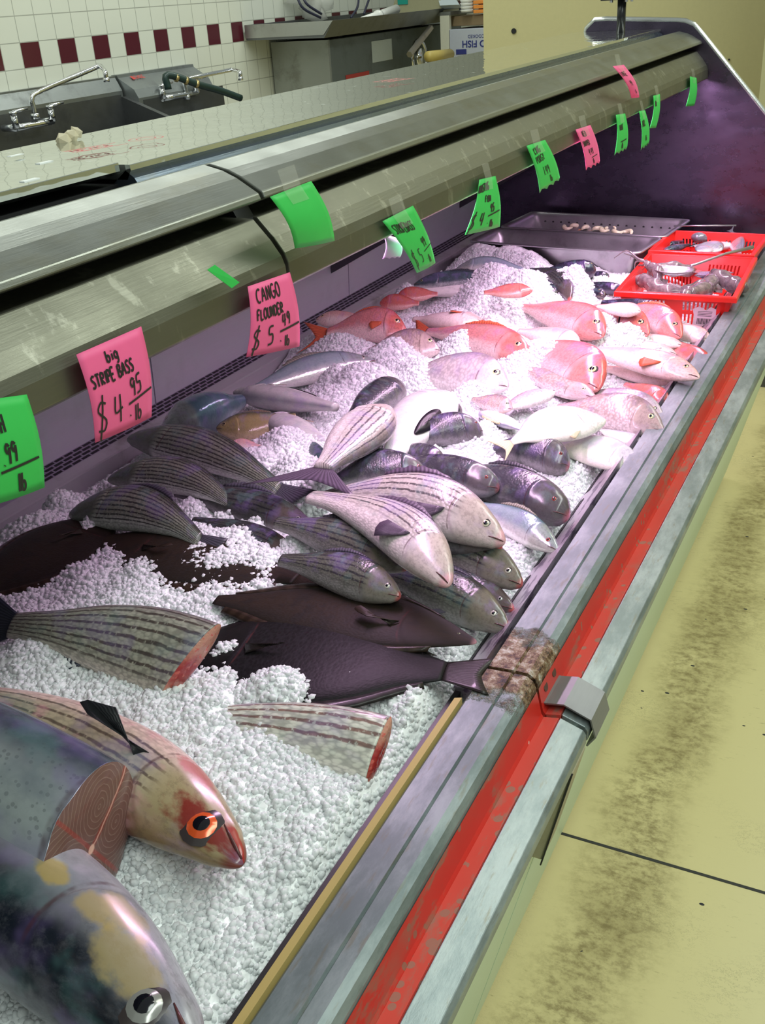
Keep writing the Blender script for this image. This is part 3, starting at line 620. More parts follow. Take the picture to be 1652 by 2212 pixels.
SP = {
 'bass': dict(shape='bass', mat=fishmat('bass_skin', (.028, .030, .022), (.135, .14, .11), (.36, .34, .33), stripes=(11, (.030, .028, .035), .33, .93, .10), scales=.42, head=((.22, .19, .13), .5), tip=((.45, .06, .06), .8, .965), back_at=.74, belly_at=.26), fin=finmat('bass_fin', (.09, .085, .11)), eye=(.62, .60, .50)),
 'bass_pale': dict(shape='bass', mat=fishmat('bass_pale_skin', (.16, .14, .12), (.46, .43, .38), (.78, .72, .68), stripes=(12, (.05, .04, .045), .46, .93, .08), scales=.34, head=((.62, .48, .40), .35), tip=((.80, .38, .42), .7, .95), back_at=.88, belly_at=.40), fin=finmat('bass_pale_fin', (.10, .075, .11)), eye=(.65, .55, .40)),
 'bass_silver': dict(shape='bass', mat=fishmat('bass_silver_skin', (.04, .05, .03), (.27, .29, .22), (.80, .82, .76), stripes=(15, (.022, .022, .022), .16, 1.05, .12), scales=.45, head=((.06, .07, .05), .75), back_at=.74, belly_at=.22), fin=finmat('bass_fin', (.09, .085, .11)), eye=(.6, .6, .5)),
 'bass_dark': dict(shape='bass', mat=fishmat('bass_dark_skin', (.022, .024, .024), (.065, .065, .06), (.22, .20, .22), stripes=(11, (.02, .02, .025), .36, .9, .10), scales=.4, head=((.16, .11, .09), .4), tip=((.60, .10, .09), .85, .965), belly_at=.2), fin=finmat('bass_fin', (.09, .085, .11)), eye=(.45, .45, .42)),
 'dark': dict(shape='blunt', mat=fishmat('dark_skin', (.018, .018, .024), (.055, .055, .065), (.28, .26, .28), scales=.25, head=((.14, .12, .12), .5), tip=((.55, .10, .12), .6, .975), blotch=(5, (.12, .13, .11), .6), rough=.24, belly_at=.22), fin=finmat('dark_fin', (.05, .05, .06)), eye=(.35, .06, .05)),
 'snapper': dict(shape='snapper', mat=fishmat('snapper_skin', (.50, .08, .07), (.66, .25, .24), (.84, .60, .58), scales=.3, head=((.62, .13, .09), .65), belly_at=.36, back_at=.80, rough=.2), fin=finmat('snapper_fin', (.80, .17, .08)), eye=(.80, .55, .30)),
 'snapper_white': dict(shape='snapper', mat=fishmat('snapper_white_skin', (.60, .20, .16), (.72, .42, .38), (.84, .70, .66), scales=.15, head=((.88, .55, .48), .35), belly_at=.5, back_at=.88, rough=.2), fin=finmat('snapper_fin', (.80, .17, .08)), eye=(.80, .55, .30)),
 'snapper_red': dict(shape='snapper', mat=fishmat('snapper_red_skin', (.42, .07, .05), (.58, .17, .14), (.76, .42, .38), scales=.2, head=((.70, .10, .09), .6), belly_at=.25, rough=.2), fin=finmat('snapper_fin', (.80, .17, .08)), eye=(.85, .45, .15)),
 'porgy': dict(shape='porgy', mat=fishmat('porgy_skin', (.28, .18, .17), (.55, .42, .37), (.82, .70, .68), scales=.5, head=((.42, .30, .30), .5), belly_at=.28, scn=(46, 20)), fin=finmat('porgy_fin', (.52, .40, .38)), eye=(.80, .75, .42)),
 'porgy_pale': dict(shape='porgy', mat=fishmat('porgy_pale_skin', (.30, .22, .25), (.56, .48, .48), (.78, .72, .70), scales=.42, head=((.60, .52, .54), .5), belly_at=.3, scn=(46, 20)), fin=finmat('porgy_pale_fin', (.62, .5, .5)), eye=(.85, .78, .40)),
 'pompano': dict(shape='disc', mat=fishmat('pompano_skin', (.24, .24, .32), (.62, .61, .64), (.80, .78, .68), scales=.05, belly_at=.45, back_at=.93, rough=.18, blotch=(3, (.85, .80, .55), .25)), fin=finmat('pompano_fin', (.75, .68, .40)), eye=(.7, .7, .6)),
 'silver': dict(shape='bass', mat=fishmat('blue_silver_skin', (.10, .19, .22), (.40, .50, .54), (.90, .90, .85), scales=.12, head=((.42, .44, .34), .5), belly_at=.36, back_at=.78, rough=.16, metal=.3), fin=finmat('silver_fin', (.30, .28, .22)), eye=(.6, .6, .5)),
 'olive': dict(shape='bass', mat=fishmat('olive_skin', (.06, .07, .04), (.30, .25, .11), (.55, .45, .28), scales=.1, belly_at=.22, back_at=.72, rough=.16), fin=finmat('olive_fin', (.25, .2, .12)), eye=(.5, .4, .2)),
 'white': dict(shape='bass', mat=fishmat('white_belly_skin', (.26, .27, .28), (.58, .57, .55), (.78, .76, .72), scales=.06, belly_at=.5, back_at=.95, rough=.18), fin=finmat('white_fin', (.45, .38, .30)), eye=(.6, .6, .5)),
 'bluefish': dict(shape='slender', mat=fishmat('bluefish_skin', (.02, .035, .042), (.055, .09, .10), (.55, .57, .57), scales=.5, belly_at=.20, back_at=.8, rough=.24), fin=finmat('bluefish_fin', (.06, .07, .08)), eye=(.5, .5, .3)),
 'black': dict(shape='blunt', mat=fishmat('black_skin', (.010, .010, .018), (.022, .02, .035), (.12, .10, .14), scales=.15, belly_at=.15, rough=.2, red=((.35, .30, .18), .35, .88)), fin=finmat('black_fin', (.012, .012, .02)), eye=(.3, .25, .1)),
 'flounder': dict(shape='flat', mat=fishmat('flounder_skin', (.018, .012, .009), (.026, .017, .011), (.02, .015, .011), scales=.3, tip=((.50, .26, .27), .7, .975), blotch=(6, (.015, .012, .010), .7), rough=.5, coat=.0, bs=.15, spec=.12, irid=0, scn=(90, 50)), fin=finmat('flounder_fin', (.035, .022, .014)), eye=(.25, .2, .15)),
 'flounder_black': dict(shape='flat', mat=fishmat('flounder_black_skin', (.004, .004, .004), (.006, .0055, .005), (.005, .005, .005), scales=.3, blotch=(6, (.006, .006, .006), .7), rough=.45, coat=.0, bs=.15, spec=.14, irid=0, scn=(90, 50)), fin=finmat('flounder_black_fin', (.016, .012, .010)), eye=(.25, .2, .15)),
 'pomfret': dict(shape='disc', mat=fishmat('pomfret_skin', (.22, .23, .25), (.45, .46, .48), (.72, .72, .72), scales=.1, rough=.2, metal=.3), fin=finmat('pomfret_fin', (.3, .3, .33)), eye=(.5, .5, .4)),
}
def grid_fin(name, mat, parent, base, tips, n=4, curl=0., zoff=0., jag=0., th=.0009):
    """a fin spread between a base line and a tip line (local points), with thickness"""
    B = np.array(base, float); T = np.array(tips, float); m = len(B); v = []; uv = []
    for i in range(m):
        for k in range(n+1):
            t = k/n; p = B[i]*(1-t)+T[i]*t; p = p.copy(); p[2] += curl*t*t+zoff
            if k == n and jag: p += (B[i]-T[i])*jag*(i % 2)
            v.append(p); uv.append((t, i/(m-1)))
    f = [(i*(n+1)+k, i*(n+1)+k+1, (i+1)*(n+1)+k+1, (i+1)*(n+1)+k) for i in range(m-1) for k in range(n)]
    o = mkmesh(name, v, f, mat, parent, True, uv=uv)
    md = o.modifiers.new('thickness', 'SOLIDIFY'); md.thickness = th; md.offset = 0
    return o

NF = [0]
def fish(kind, label, cat, sp, tail, snout, wpx, lift=0., dors=1, roll=24, bend=0., sag=.0, group=None, s0=0., s1=1., res=1, fins='tpd', tilt=0., belly_open=None, tailkw=None, z0=None, eye=True, eyecol=None, mouth=True, fold=.55, wm=1., slant=0., eyer=0):
    """one fish lying from a tail-root point to a snout point of the heap"""
    S = SP[sp]; sh = dict(SHAPE[S['shape']]); sh['w'] = sh['w']*wm
    lift *= .62
    if sp.startswith(('bass', 'dark')) and sp not in ('bass_big', 'bass_big_pale', 'bass_head'): wpx *= 1.15
    if sp.startswith(('snapper', 'porgy')): wpx *= 1.08
    if eyer: sh['eye'] = (sh['eye'][0], sh['eye'][1], sh['eye'][2]*eyer)
    cu, cv = (tail[0]+snout[0])/2, (tail[1]+snout[1])/2
    zc = (.845 if z0 is None else z0)+lift
    for _ in range(3):
        c = W(cu, cv, z=zc)
        if z0 is None: zc = max(float(ice_base(c[0], c[1])), .80)+.018+lift
    A = W(*tail, z=zc-tilt/2); B = W(*snout, z=zc+tilt/2)
    L = float(np.linalg.norm(B-A)); a = (B-A)/L
    up = np.array([0, 0, 1.]); up = up-a*(up@a); up /= np.linalg.norm(up)
    d0 = np.cross(up, a)*dors; r = math.radians(roll)
    Yv = d0*math.cos(r)+up*math.sin(r)
    Zv = np.cross(a, Yv)                                # dors +1: upper side is +Z; dors -1: upper side is -Z
    sg = 1 if Zv @ up > 0 else -1
    # body depth so that it fills wpx across in the photograph
    M = (A+B)/2; vd = M-EYE; dist = float(vd @ (RC @ [0, 0, 1])); e = np.cross(a, vd/np.linalg.norm(vd)); e /= np.linalg.norm(e)
    ss = np.linspace(0, 1, 60); hmax = float((prof(sh['top'], ss)+prof(sh['bot'], ss)).max()/2)
    k = math.hypot(abs(Yv @ e)*hmax, abs(Zv @ e)*hmax*sh['w'])*L*2*FPX/dist
    D = wpx/k                                            # depth multiplier
    M4 = Matrix(((a[0], Yv[0], Zv[0], M[0]), (a[1], Yv[1], Zv[1], M[1]), (a[2], Yv[2], Zv[2], M[2]), (0, 0, 0, 1)))
    root = thing(kind, label, cat, group=group); root.matrix_world = M4
    def bendv(s):  # centre line offsets
        return L*bend*(4*s*(1-s)-.5), -sg*L*sag*((2*s-1)**2-.33)
    def surf(s, t, side=1, out=0.):
        s_ = np.atleast_1d(np.asarray(s, float)); T = prof(sh['top'], s_)*D*L; Bt = prof(sh['bot'], s_)*D*L
        t = np.asarray(t, float); y = np.where(t > 0, T*t, Bt*t)
        wz = sh['w']*(T+Bt)/2*(np.clip(1-np.abs(t)**2.2, 0, 1))**.5
        if S['shape'] == 'flat': wz = wz*.9+.0
        gl = .725+.06*t*t; gb = np.where(s_ > gl, np.exp(-(s_-gl)/.09), 0.)*np.clip((s_-gl)/.006, 0, 1)
        wz = wz*(1+.10*gb)+out
        oy, oz = bendv(s_)
        return np.stack([(s_-.5+slant*t*(s_/s1)**5)*L+0*t, y+oy, wz*side+oz], -1)
    ns, na = int(34*res), int(14*res)
    sv = np.concatenate([np.linspace(s0, min(.70, s1), ns)[:-1], np.linspace(.70, s1, ns)]) if s1 > .72 else np.linspace(s0, s1, ns)
    if s1 >= .999: sv = np.concatenate([sv[sv < .95], 1-.05*np.linspace(1, 0, 9)**2])
    ang = np.linspace(-PI/2, PI/2, na+1); tt = np.sin(ang)
    V = []; UV = []
    for s in sv:
        p1 = surf(s, tt, 1); p2 = surf(s, tt[1:-1][::-1], -1)
        V.append(np.concatenate([p1, p2])); UV.append(np.stack([np.full(2*na, s), np.concatenate([ang/PI+.5, (ang/PI+.5)[1:-1][::-1]])], -1))
    m = 2*na; V = np.concatenate(V); UV = np.concatenate(UV)
    if res > 1.2:
        pass
    F = [(i*m+j, i*m+(j+1) % m, (i+1)*m+(j+1) % m, (i+1)*m+j) for i in range(len(sv)-1) for j in range(m)]
    F = [q[::-1] for q in F]
    F.append(tuple(range(m))); F.append(tuple(range((len(sv)-1)*m, len(sv)*m))[::-1])
    body = mkmesh('body', V, F, S['mat'], root, True, uv=UV)
    es, et, er = sh['eye']
    if eye and s1 > .95:
        p = surf(es, et, sg)[0]; r_e = er*L*(1 if S['shape'] != 'flat' else .9)*min(D, 1.25)
        eo = MB(); seg = 14
        def dome(rad, h0, hh):
            v = [tuple(p+N_*(h0+hh))]; f = []
            for i in range(1, 4):
                q = i/3
                for j in range(seg):
                    an = 2*PI*j/seg; v.append(tuple(p+U1*rad*q*math.cos(an)+U2*rad*q*math.sin(an)+N_*(h0+hh*(1-q*q))))
            for j in range(seg): f.append((0, 1+j, 1+(j+1) % seg))
            for i in range(2):
                for j in range(seg): f.append((1+i*seg+j, 1+(i+1)*seg+j, 1+(i+1)*seg+(j+1) % seg, 1+i*seg+(j+1) % seg))
            return v, f
        pa, pb_ = surf(es+.01, et, sg)[0]-surf(es-.01, et, sg)[0], surf(es, et+.03, sg)[0]-surf(es, et-.03, sg)[0]
        N_ = np.cross(pa, pb_); N_ /= np.linalg.norm(N_); N_ = N_ if N_[2]*sg > 0 else -N_; N_ = N_*.75+np.array([0, 0, sg*.25]); N_ /= np.linalg.norm(N_)
        U1 = np.cross(N_, [0, 1., 0]); U1 /= np.linalg.norm(U1); U2 = np.cross(N_, U1)
        zs = -.16*r_e
        v, f = dome(r_e*1.25, zs, .30*r_e); eo.add(v, f)
        e1 = eo.build('eye', plain('eye_rim', (.05, .04, .04), .2), root, True)
        e2 = MB(); v, f = dome(r_e*.95, zs+.10*r_e, .34*r_e); e2.add(v, f); i1 = e2.build('iris', eyemat(eyecol or S['eye']), e1, True)
        e3 = MB(); v, f = dome(r_e*.48, zs+.36*r_e, .13*r_e); e3.add(v, f); e3.build('pupil', BLK, e1, True)
    if mouth and s1 > .999 and S['shape'] != 'flat':
        q = MB(); pts = [surf(x, y, sg, .0006)[0] for x, y in ((.995, -.15), (.975, -.22), (.95, -.30), (.93, -.38))]
        q.tube(pts, [.002*L, .0036*L, .003*L, .001*L], 6)
        q.build('mouth', plain('mouth_line', (.12, .04, .04), .3), root, True)
    fm = S['fin']
    def edge(sv_, side, ext, sweep=.0):
        base = [surf(s, .97*side, sg)[0] for s in sv_]; tips = []
        for s, b, ex in zip(sv_, base, ext): tips.append(b+np.array([-sweep*L-ex*L*.5, side*ex*L, 0]))
        return base, tips
    if 't' in fins and s0 < .02:
        tk = dict(h=.15, l=.18, fork=.45, z=0.); tk.update(tailkw or {})
        oy, oz = bendv(np.array(0.)); T0 = float(prof(sh['top'], np.array([0.]))[0]*D*L); m_ = 11
        base = [(-.5*L+.012*L, float(oy)+T0*(2*i/(m_-1)-1)*.9, float(oz)) for i in range(m_)]
        tips = []
        for i in range(m_):
            q = 2*i/(m_-1)-1
            tips.append((-.5*L-tk['l']*L*((1-tk['fork'])+tk['fork']*abs(q)**1.3), float(oy)+tk['h']*L*q*min(D, 1.3)-bend*L*.8, float(oz)+sg*tk['z']*L))
        grid_fin('tail_fin', fm, root, base, tips, 5, curl=0)
    flat = S['shape'] == 'flat'
    if flat:
        sv_ = np.linspace(.06, .86, 34)
        for side, nm in ((1, 'dorsal_fin'), (-1, 'anal_fin')):
            b, t_ = edge(sv_, side, .045*np.sin(np.linspace(.35, 2.9, 34))**.6); grid_fin(nm, fm, root, b, t_, 3, curl=-sg*.004, jag=.05)
        pb = [surf(s, y, sg, .002)[0] for s, y in ((.72, -.05), (.715, -.10), (.71, -.16), (.70, -.22), (.695, -.28))]
        pt = [b+np.array([-.15*L*q, .02*L*(i-2), sg*.012]) for i, (b, q) in enumerate(zip(pb, (.7, .9, 1., .95, .8)))]
        grid_fin('pectoral_fin', fm, root, pb, pt, 3)
    else:
        if 'd' in fins:
            a1, b1 = max(.30, s0), min(.66, s1); sv_ = np.linspace(a1, b1, 12)
            b, t_ = edge(sv_, 1, .075*fold*np.sin(np.linspace(.5, 3.0, 12))); grid_fin('dorsal_fin', fm, root, b, t_, 3, jag=.25, curl=-sg*.004)
        if 'a' in fins:
            sv_ = np.linspace(.16, .32, 7); b, t_ = edge(sv_, -1, .10*np.sin(np.linspace(.8, 2.9, 7)), .02); grid_fin('anal_fin', fm, root, b, t_, 3)
        if 'p' in fins and s1 > .72:
            pb = [surf(s, y, sg, .001)[0] for s, y in ((.70, -.08), (.698, -.14), (.695, -.20), (.69, -.27))]
            pt = [b+np.array([-.15*L*q, -.025*L*(i-.5)-.02*L, sg*.012*L]) for i, (b, q) in enumerate(zip(pb, (.9, 1., .9, .65)))]
            grid_fin('pectoral_fin', fm, root, pb, pt, 4)
        if 'v' in fins:
            b = [surf(s, -.8, sg)[0] for s in (.60, .615, .63, .645)]
            pt = [q+np.array([-.10*L, -.09*L*w_, sg*.01*L]) for q, w_ in zip(b, (.5, .8, 1., .9))]; grid_fin('pelvic_fin', fm, root, b, pt, 3)
    NF[0] += 1
    return dict(root=root, L=L, D=D, sg=sg, surf=surf, body=body, bend=bendv, sh=sh, M=M4)

def patch(fd, name, sc_, tc_, rs, rt, mat, rot=0.):
    V = []; n_ = 20
    for k in range(3):
        for j in range(n_):
            a = 2*PI*j/n_; q = k/2+.02; ds, dt = rs*q*math.cos(a), rt*q*math.sin(a)
            V.append(fd['surf'](sc_+ds*math.cos(rot)-dt*math.sin(rot)*.3, float(np.clip(tc_+dt+ds*math.sin(rot)*3, -.98, .98)), fd['sg'], .0012)[0])
    f = [(k*n_+j, k*n_+(j+1) % n_, (k+1)*n_+(j+1) % n_, (k+1)*n_+j) for k in range(2) for j in range(n_)]+[tuple(range(n_))]
    o = mkmesh(name, V, f, mat, fd['root'], True); md = o.modifiers.new('t', 'SOLIDIFY'); md.thickness = .001; return o

def ice_base(x, y):
    h = .812+.032*sst(0, 1, (-.43-x)/.30)-.055*sst(0, 1, (-1.20-x)/.12)+.014*(1-sst(.75, 1.0, y))-.012*sst(2.55, 2.9, y)
    return h

# ------------------------------------------------------------------ the heap, fish by fish
G_B, G_S = None, None
BS = 'striped bass'
def F(*a, **k): return fish(*a, **k)
# striped bass, front row: heads toward the rail
F('striped_bass', 'long dark striped bass in front of the silver ones, red mouth at the ice hollow', BS, 'bass_dark', (385, 1058), (680, 1140), 74, .025, roll=35, bend=.02, fins='d')
F('striped_bass', 'slim purplish striped bass half under ice just behind the brown flounders', BS, 'bass_dark', (420, 1120), (650, 1200), 50, .010, roll=38, bend=.03, fins='', eye=False)
F('striped_bass', 'striped bass with open silver eye and snout tucked under the pale bass belly', BS, 'bass', (600, 1125), (885, 1222), 84, .075, roll=35, bend=.03, fins='d')
F('striped_bass', 'striped bass nearest the black flounder, red gaping mouth, tail under ice', BS, 'bass', (610, 1205), (868, 1285), 84, .075, roll=35, bend=.04, fins='d')
F('striped_bass', 'lowest whole striped bass, beside the black flounder with red lips', BS, 'bass', (800, 1225), (1104, 1350), 92, .02, roll=35, bend=.05, fins='dv')
F('striped_bass', 'dark bass lying between the lowest whole bass and the golden-eyed one', BS, 'bass_dark', (850, 1215), (1112, 1312), 70, .012, roll=40, bend=.03, fins='')
F('striped_bass', 'olive striped bass with a golden eye ring under the pale bass, snout on white ice', BS, 'bass', (850, 1140), (1133, 1257), 88, .05, roll=35, bend=.05, fins='d')
F('striped_bass', 'dark purple bass squeezed underneath the large striped one, red chin showing', BS, 'bass_dark', (800, 1120), (1086, 1180), 74, .085, roll=30, bend=.02, fins='', eye=False)
F('striped_bass', 'large striped bass on top of the heap, silver-green head, ringed eye', BS, 'bass_pale', (700, 1060), (1099, 1150), 112, .12, roll=42, bend=.10, fins='dp', res=1.5, eyecol=(.72, .70, .5))
F('striped_bass', 'pale belly-up striped bass on top of the heap, pink snout pointing to the rail', BS, 'bass_pale', (690, 1062), (990, 1250), 102, .15, roll=18, bend=.09, fins='dp', res=1.5, eye=False)
F('striped_bass', 'striped bass with dark forked tail hanging to the left, head buried between fish', BS, 'bass_pale', (697, 1012), (835, 880), 92, .13, dors=-1, roll=0, bend=.0, fins='t', eye=False, mouth=False, tailkw=dict(h=.30, l=.32, fork=.5), res=1.3)
F('pale_fish', 'pale silver fish with red-edged mouth resting on bright ice by the rail', 'fish', 'silver', (1010, 1085), (1208, 1185), 70, .018, roll=35, bend=.04, fins='d', eyecol=(.5, .1, .1))
F('sea_bass', 'thick dark blunt fish with red eye patch above the bright ice patch', 'fish', 'dark', (960, 1020), (1233, 1108), 86, .028, roll=40, bend=.06, fins='d')
F('sea_bass', 'purple-backed dark fish behind the large striped bass, red eye on its crown', 'fish', 'dark', (850, 1000), (1080, 1050), 66, .035, roll=45, bend=.05, fins='')
F('sea_bass', 'purple-backed dark fish leaning against the hanging striped tail, pink lips', 'fish', 'dark', (720, 1030), (925, 1020), 70, .045, roll=42, bend=.13, fins='d')
F('sea_bass', 'short dark fish head peeping from ice beyond the hanging striped bass', 'fish', 'dark', (850, 975), (960, 1003), 50, .03, roll=40, bend=.08, fins='')
F('sea_bass', 'dark violet fish by the open-bellied white one, pale mouth corner showing', 'fish', 'dark', (880, 950), (1040, 925), 66, .04, roll=42, bend=.10, fins='')
F('sea_bass', 'small dark fish head tucked beside the rounded end of the gutted white fish', 'fish', 'dark', (940, 900), (992, 880), 40, .03, roll=40, fins='', eye=False)
gf = F('gutted_fish', 'big white fish cut open along the belly, rounded end up, cavity black', 'fish', 'white', (838, 985), (968, 850), 118, .055, dors=1, roll=14, bend=.04, fins='', eye=False, mouth=False)
patch(gf, 'belly_cavity', .40, -.62, .16, .26, plain('cavity_black', (.004, .003, .006), .4))
F('grey_fish', 'dark grey fish pointing up toward the hood, pointed fin-like tip', 'fish', 'dark', (760, 905), (862, 832), 70, .045, dors=1, roll=30, fins='', eye=False, mouth=False)
F('sea_bass', 'grey-purple fish on the ice below the two white pompano, head to the rail', 'fish', 'dark', (1060, 968), (1232, 1000), 72, .022, roll=40, bend=.10, fins='d')
# left column, against the grille
F('striped_bass', 'bright silver striped bass with dark head against the air grille', BS, 'bass_silver', (610, 1045), (284, 935), 84, .05, dors=-1, roll=34, bend=.06, fins='t', res=1.3, mouth=False, eye=False)
F('striped_bass', 'striped bass whose dark tail drapes over the long dark bass', BS, 'bass_silver', (515, 1078), (243, 1018), 74, .045, dors=-1, roll=34, bend=.12, fins='t', res=1.3, mouth=False, eye=False, tailkw=dict(h=.12, l=.26, fork=.2))
F('striped_bass', 'arched silver striped bass nearest the rear rail, just behind the flounders', BS, 'bass_silver', (440, 1150), (160, 1092), 92, .045, dors=-1, roll=34, bend=.12, fins='dt', res=1.4, mouth=False, eye=False)
F('blue_silver_fish', 'large white-bellied fish with shining blue back by the air grille', 'fish', 'silver', (520, 868), (352, 935), 100, .05, dors=1, roll=40, bend=.02, fins='p', res=1.2)
F('olive_fish', 'olive-gold fish between the blue-backed fish and the white finned one', 'fish', 'olive', (640, 905), (468, 930), 66, .055, dors=-1, roll=35, bend=-.05, fins='d')
wf = F('white_fish', 'white fish with a black slit belly in front of the ice-dusted blue-green one', 'fish', 'white', (728, 880), (508, 848), 56, .045, dors=1, roll=20, bend=-.04, fins='p', mouth=False, eye=False)
patch(wf, 'belly_slit', .42, -.62, .17, .14, MATS['cavity_black'])
F('blue_green_fish', 'blue-green fish dusted with ice, dark head toward the snappers', 'fish', 'silver', (545, 838), (808, 775), 66, .03, dors=1, roll=35, bend=.06, fins='d')
F('white_fish', 'white finned fish lying on ice right of the olive-gold one', 'fish', 'white', (700, 955), (575, 905), 62, .035, dors=1, roll=20, fins='v', mouth=False, eye=False)
F('small_fish', 'small pale fish with red gill poking from ice below the olive-gold one', 'fish', 'snapper_white', (565, 966), (492, 966), 32, .05, dors=-1, roll=30, fins='', mouth=False, eye=False)
F('dark_fish', 'little blue-black fish head sunk in ice left of the hanging striped tail', 'fish', 'bluefish', (655, 945), (703, 1000), 34, .035, roll=30, fins='', eye=False, mouth=False)
# flounders
F('flounder', 'big black flounder with a violet sheen, tail corner reaching the front rail', 'flounder', 'flounder_black', (960, 1450), (380, 1395), 215, .012, dors=-1, roll=-3, bend=0, res=1.5, fins='t', tailkw=dict(h=.10, l=.17, fork=.25), eye=False)
F('flounder', 'brown flounder lying on the black one, pink lips toward the rail', 'flounder', 'flounder', (470, 1290), (1032, 1382), 120, .040, dors=1, roll=6, bend=.03, res=1.5, fins='')
F('flounder', 'brown flounder with glinting fin rays half covered in ice', 'flounder', 'flounder', (640, 1250), (200, 1165), 128, .012, dors=-1, roll=3, res=1.4, fins='t', eye=False)
F('flounder', 'dark flounder at the left by the rear rail, ice heaped at its edge', 'flounder', 'flounder', (-60, 1290), (250, 1110), 122, .012, dors=1, roll=3, res=1.3, fins='', eye=False)
# snappers and breams
SN = 'red snapper'
F('red_snapper', 'whole pink snapper with orange forked tail raised against the grille', SN, 'snapper', (708, 712), (880, 712), 72, .05, roll=32, bend=.10, fins='tpd', tailkw=dict(h=.20, l=.34, fork=.6), res=1.4)
F('red_snapper', 'pale snapper behind the orange-tailed one, head turned to the grille', SN, 'snapper_white', (800, 690), (682, 692), 34, .055, dors=-1, roll=30, fins='')
F('red_snapper', 'snapper by the rear rail showing only its orange-red back, left of ice heap', SN, 'snapper_red', (905, 655), (820, 655), 34, .05, dors=-1, roll=35, fins='', eye=False, mouth=False)
F('red_snapper', 'orange-red snapper tail end emerging from the ice heap near the bluefish', SN, 'snapper_red', (945, 635), (858, 640), 32, .07, dors=-1, roll=35, fins='', eye=False, mouth=False)
F('red_snapper', 'white-bellied snapper lying belly up in the ice behind the orange-tailed one', SN, 'snapper_white', (895, 690), (1045, 702), 46, .055, roll=-10, fins='p', eye=False)
F('red_snapper', 'bright pink snapper with red head and eye looking out of the ice, tail left', SN, 'snapper', (925, 712), (1148, 768), 68, .045, roll=35, bend=.04, fins='td', tailkw=dict(h=.16, l=.2, fork=.5), res=1.3)
F('red_snapper', 'snapper half under the ice heap, red crown, pointed at the middle of the rail', SN, 'snapper', (1130, 660), (1308, 722), 72, .05, roll=30, bend=.05, fins='', res=1.3)
sf = F('red_snapper', 'snapper with a black gill slit beside the red-crowned one', SN, 'snapper', (1225, 668), (1404, 720), 66, .045, roll=30, bend=.05, fins='', res=1.3)
patch(sf, 'gill_slit', .70, -.25, .008, .30, MATS['cavity_black'], .3)
F('red_snapper', 'orange-headed snapper with a clear eye in front of the red basket', SN, 'snapper', (1310, 665), (1478, 722), 58, .045, roll=35, bend=.08, fins='d', res=1.3)
F('red_snapper', 'small white-bellied snapper just in front of the black fish by the basket', SN, 'snapper_white', (1290, 662), (1384, 674), 30, .12, roll=10, fins='', eye=False)
F('red_snapper', 'white-bellied snapper, outer one of the pair below the black-slit snapper', SN, 'snapper_white', (1350, 722), (1474, 748), 26, .03, roll=10, fins='', eye=False)
F('red_snapper', 'white-bellied snapper, inner one of the pair below the black-slit snapper', SN, 'snapper_white', (1310, 732), (1460, 766), 28, .03, roll=10, fins='', eye=False)
F('red_snapper', 'long pale snapper lying on top, orange tail in ice and snout at the rail', SN, 'snapper_white', (1262, 752), (1512, 815), 54, .08, roll=25, bend=.02, fins='tp', tailkw=dict(h=.1, l=.1, fork=.4), res=1.3)
F('red_snapper', 'large rosy snapper with gold eye, icy back, steep red forehead', SN, 'snapper', (1120, 745), (1300, 836), 104, .045, roll=30, bend=.05, fins='', res=1.4, eyecol=(.85, .75, .35))
F('red_snapper', 'cut-open snapper with orange fin between the rosy and the long pale ones', SN, 'snapper_white', (1300, 795), (1470, 820), 44, .022, roll=20, fins='p', eye=False)
F('red_snapper', 'snapper with cream mouth half iced over right of the bright pink one', SN, 'snapper_white', (1120, 715), (1252, 742), 44, .045, roll=22, fins='', eye=False)
F('red_snapper', 'deep red snapper at the rail beyond the pair of white bellies', SN, 'snapper_red', (1440, 735), (1535, 795), 40, .025, roll=35, fins='', eye=False)
F('red_snapper', 'rosy snapper end peeping at the rail above the gold-eyed porgies', SN, 'snapper_red', (1350, 830), (1442, 868), 40, .022, roll=30, fins='', eye=False)
F('red_snapper', 'pale snapper flat against the rail in front of the red basket corner', SN, 'snapper_white', (1420, 700), (1532, 735), 36, .025, roll=20, fins='', eye=False)
F('porgy', 'brown porgy with golden eye left of the bright pink snapper, back in ice', 'porgy', 'porgy', (795, 755), (950, 752), 64, .03, roll=30, bend=.10, fins='', res=1.2)
F('porgy', 'large violet-pink porgy with gill cover and eye clear of the ice', 'porgy', 'porgy_pale', (880, 800), (1100, 832), 92, .03, roll=32, bend=.05, fins='', res=1.4)
F('porgy', 'pale scaled porgy behind the brown one at the rail, grey-green eye', 'porgy', 'porgy_pale', (1240, 850), (1438, 905), 62, .035, roll=35, bend=.06, fins='p', res=1.3)
F('porgy', 'long reddish-brown porgy with scaly tail, chin touching the rail edge', 'porgy', 'porgy', (1205, 875), (1437, 925), 80, .05, roll=38, bend=.07, fins='', res=1.4)
F('porgy', 'violet porgy with raised tail between the violet-pink and the rosy fish', 'porgy', 'porgy', (1118, 790), (1282, 862), 48, .028, roll=32, bend=-.03, fins='t', tailkw=dict(h=.16, l=.22, fork=.5))
F('porgy', 'small purple porgy head poking out of ice left of the white chin', 'porgy', 'porgy', (1020, 862), (1106, 884), 40, .03, roll=35, fins='')
F('porgy', 'porgy with smooth white chin stretched toward the rosy snapper', 'porgy', 'porgy_pale', (1085, 885), (1198, 845), 36, .04, dors=1, roll=5, fins='', eye=False)
F('pompano', 'gleaming white pompano with yellow tail lying on top beside the brown porgy', 'pompano', 'pompano', (1100, 950), (1302, 900), 84, .09, dors=1, roll=20, bend=.08, fins='tv', tailkw=dict(h=.17, l=.20, fork=.5), res=1.4, eye=False, mouth=False)
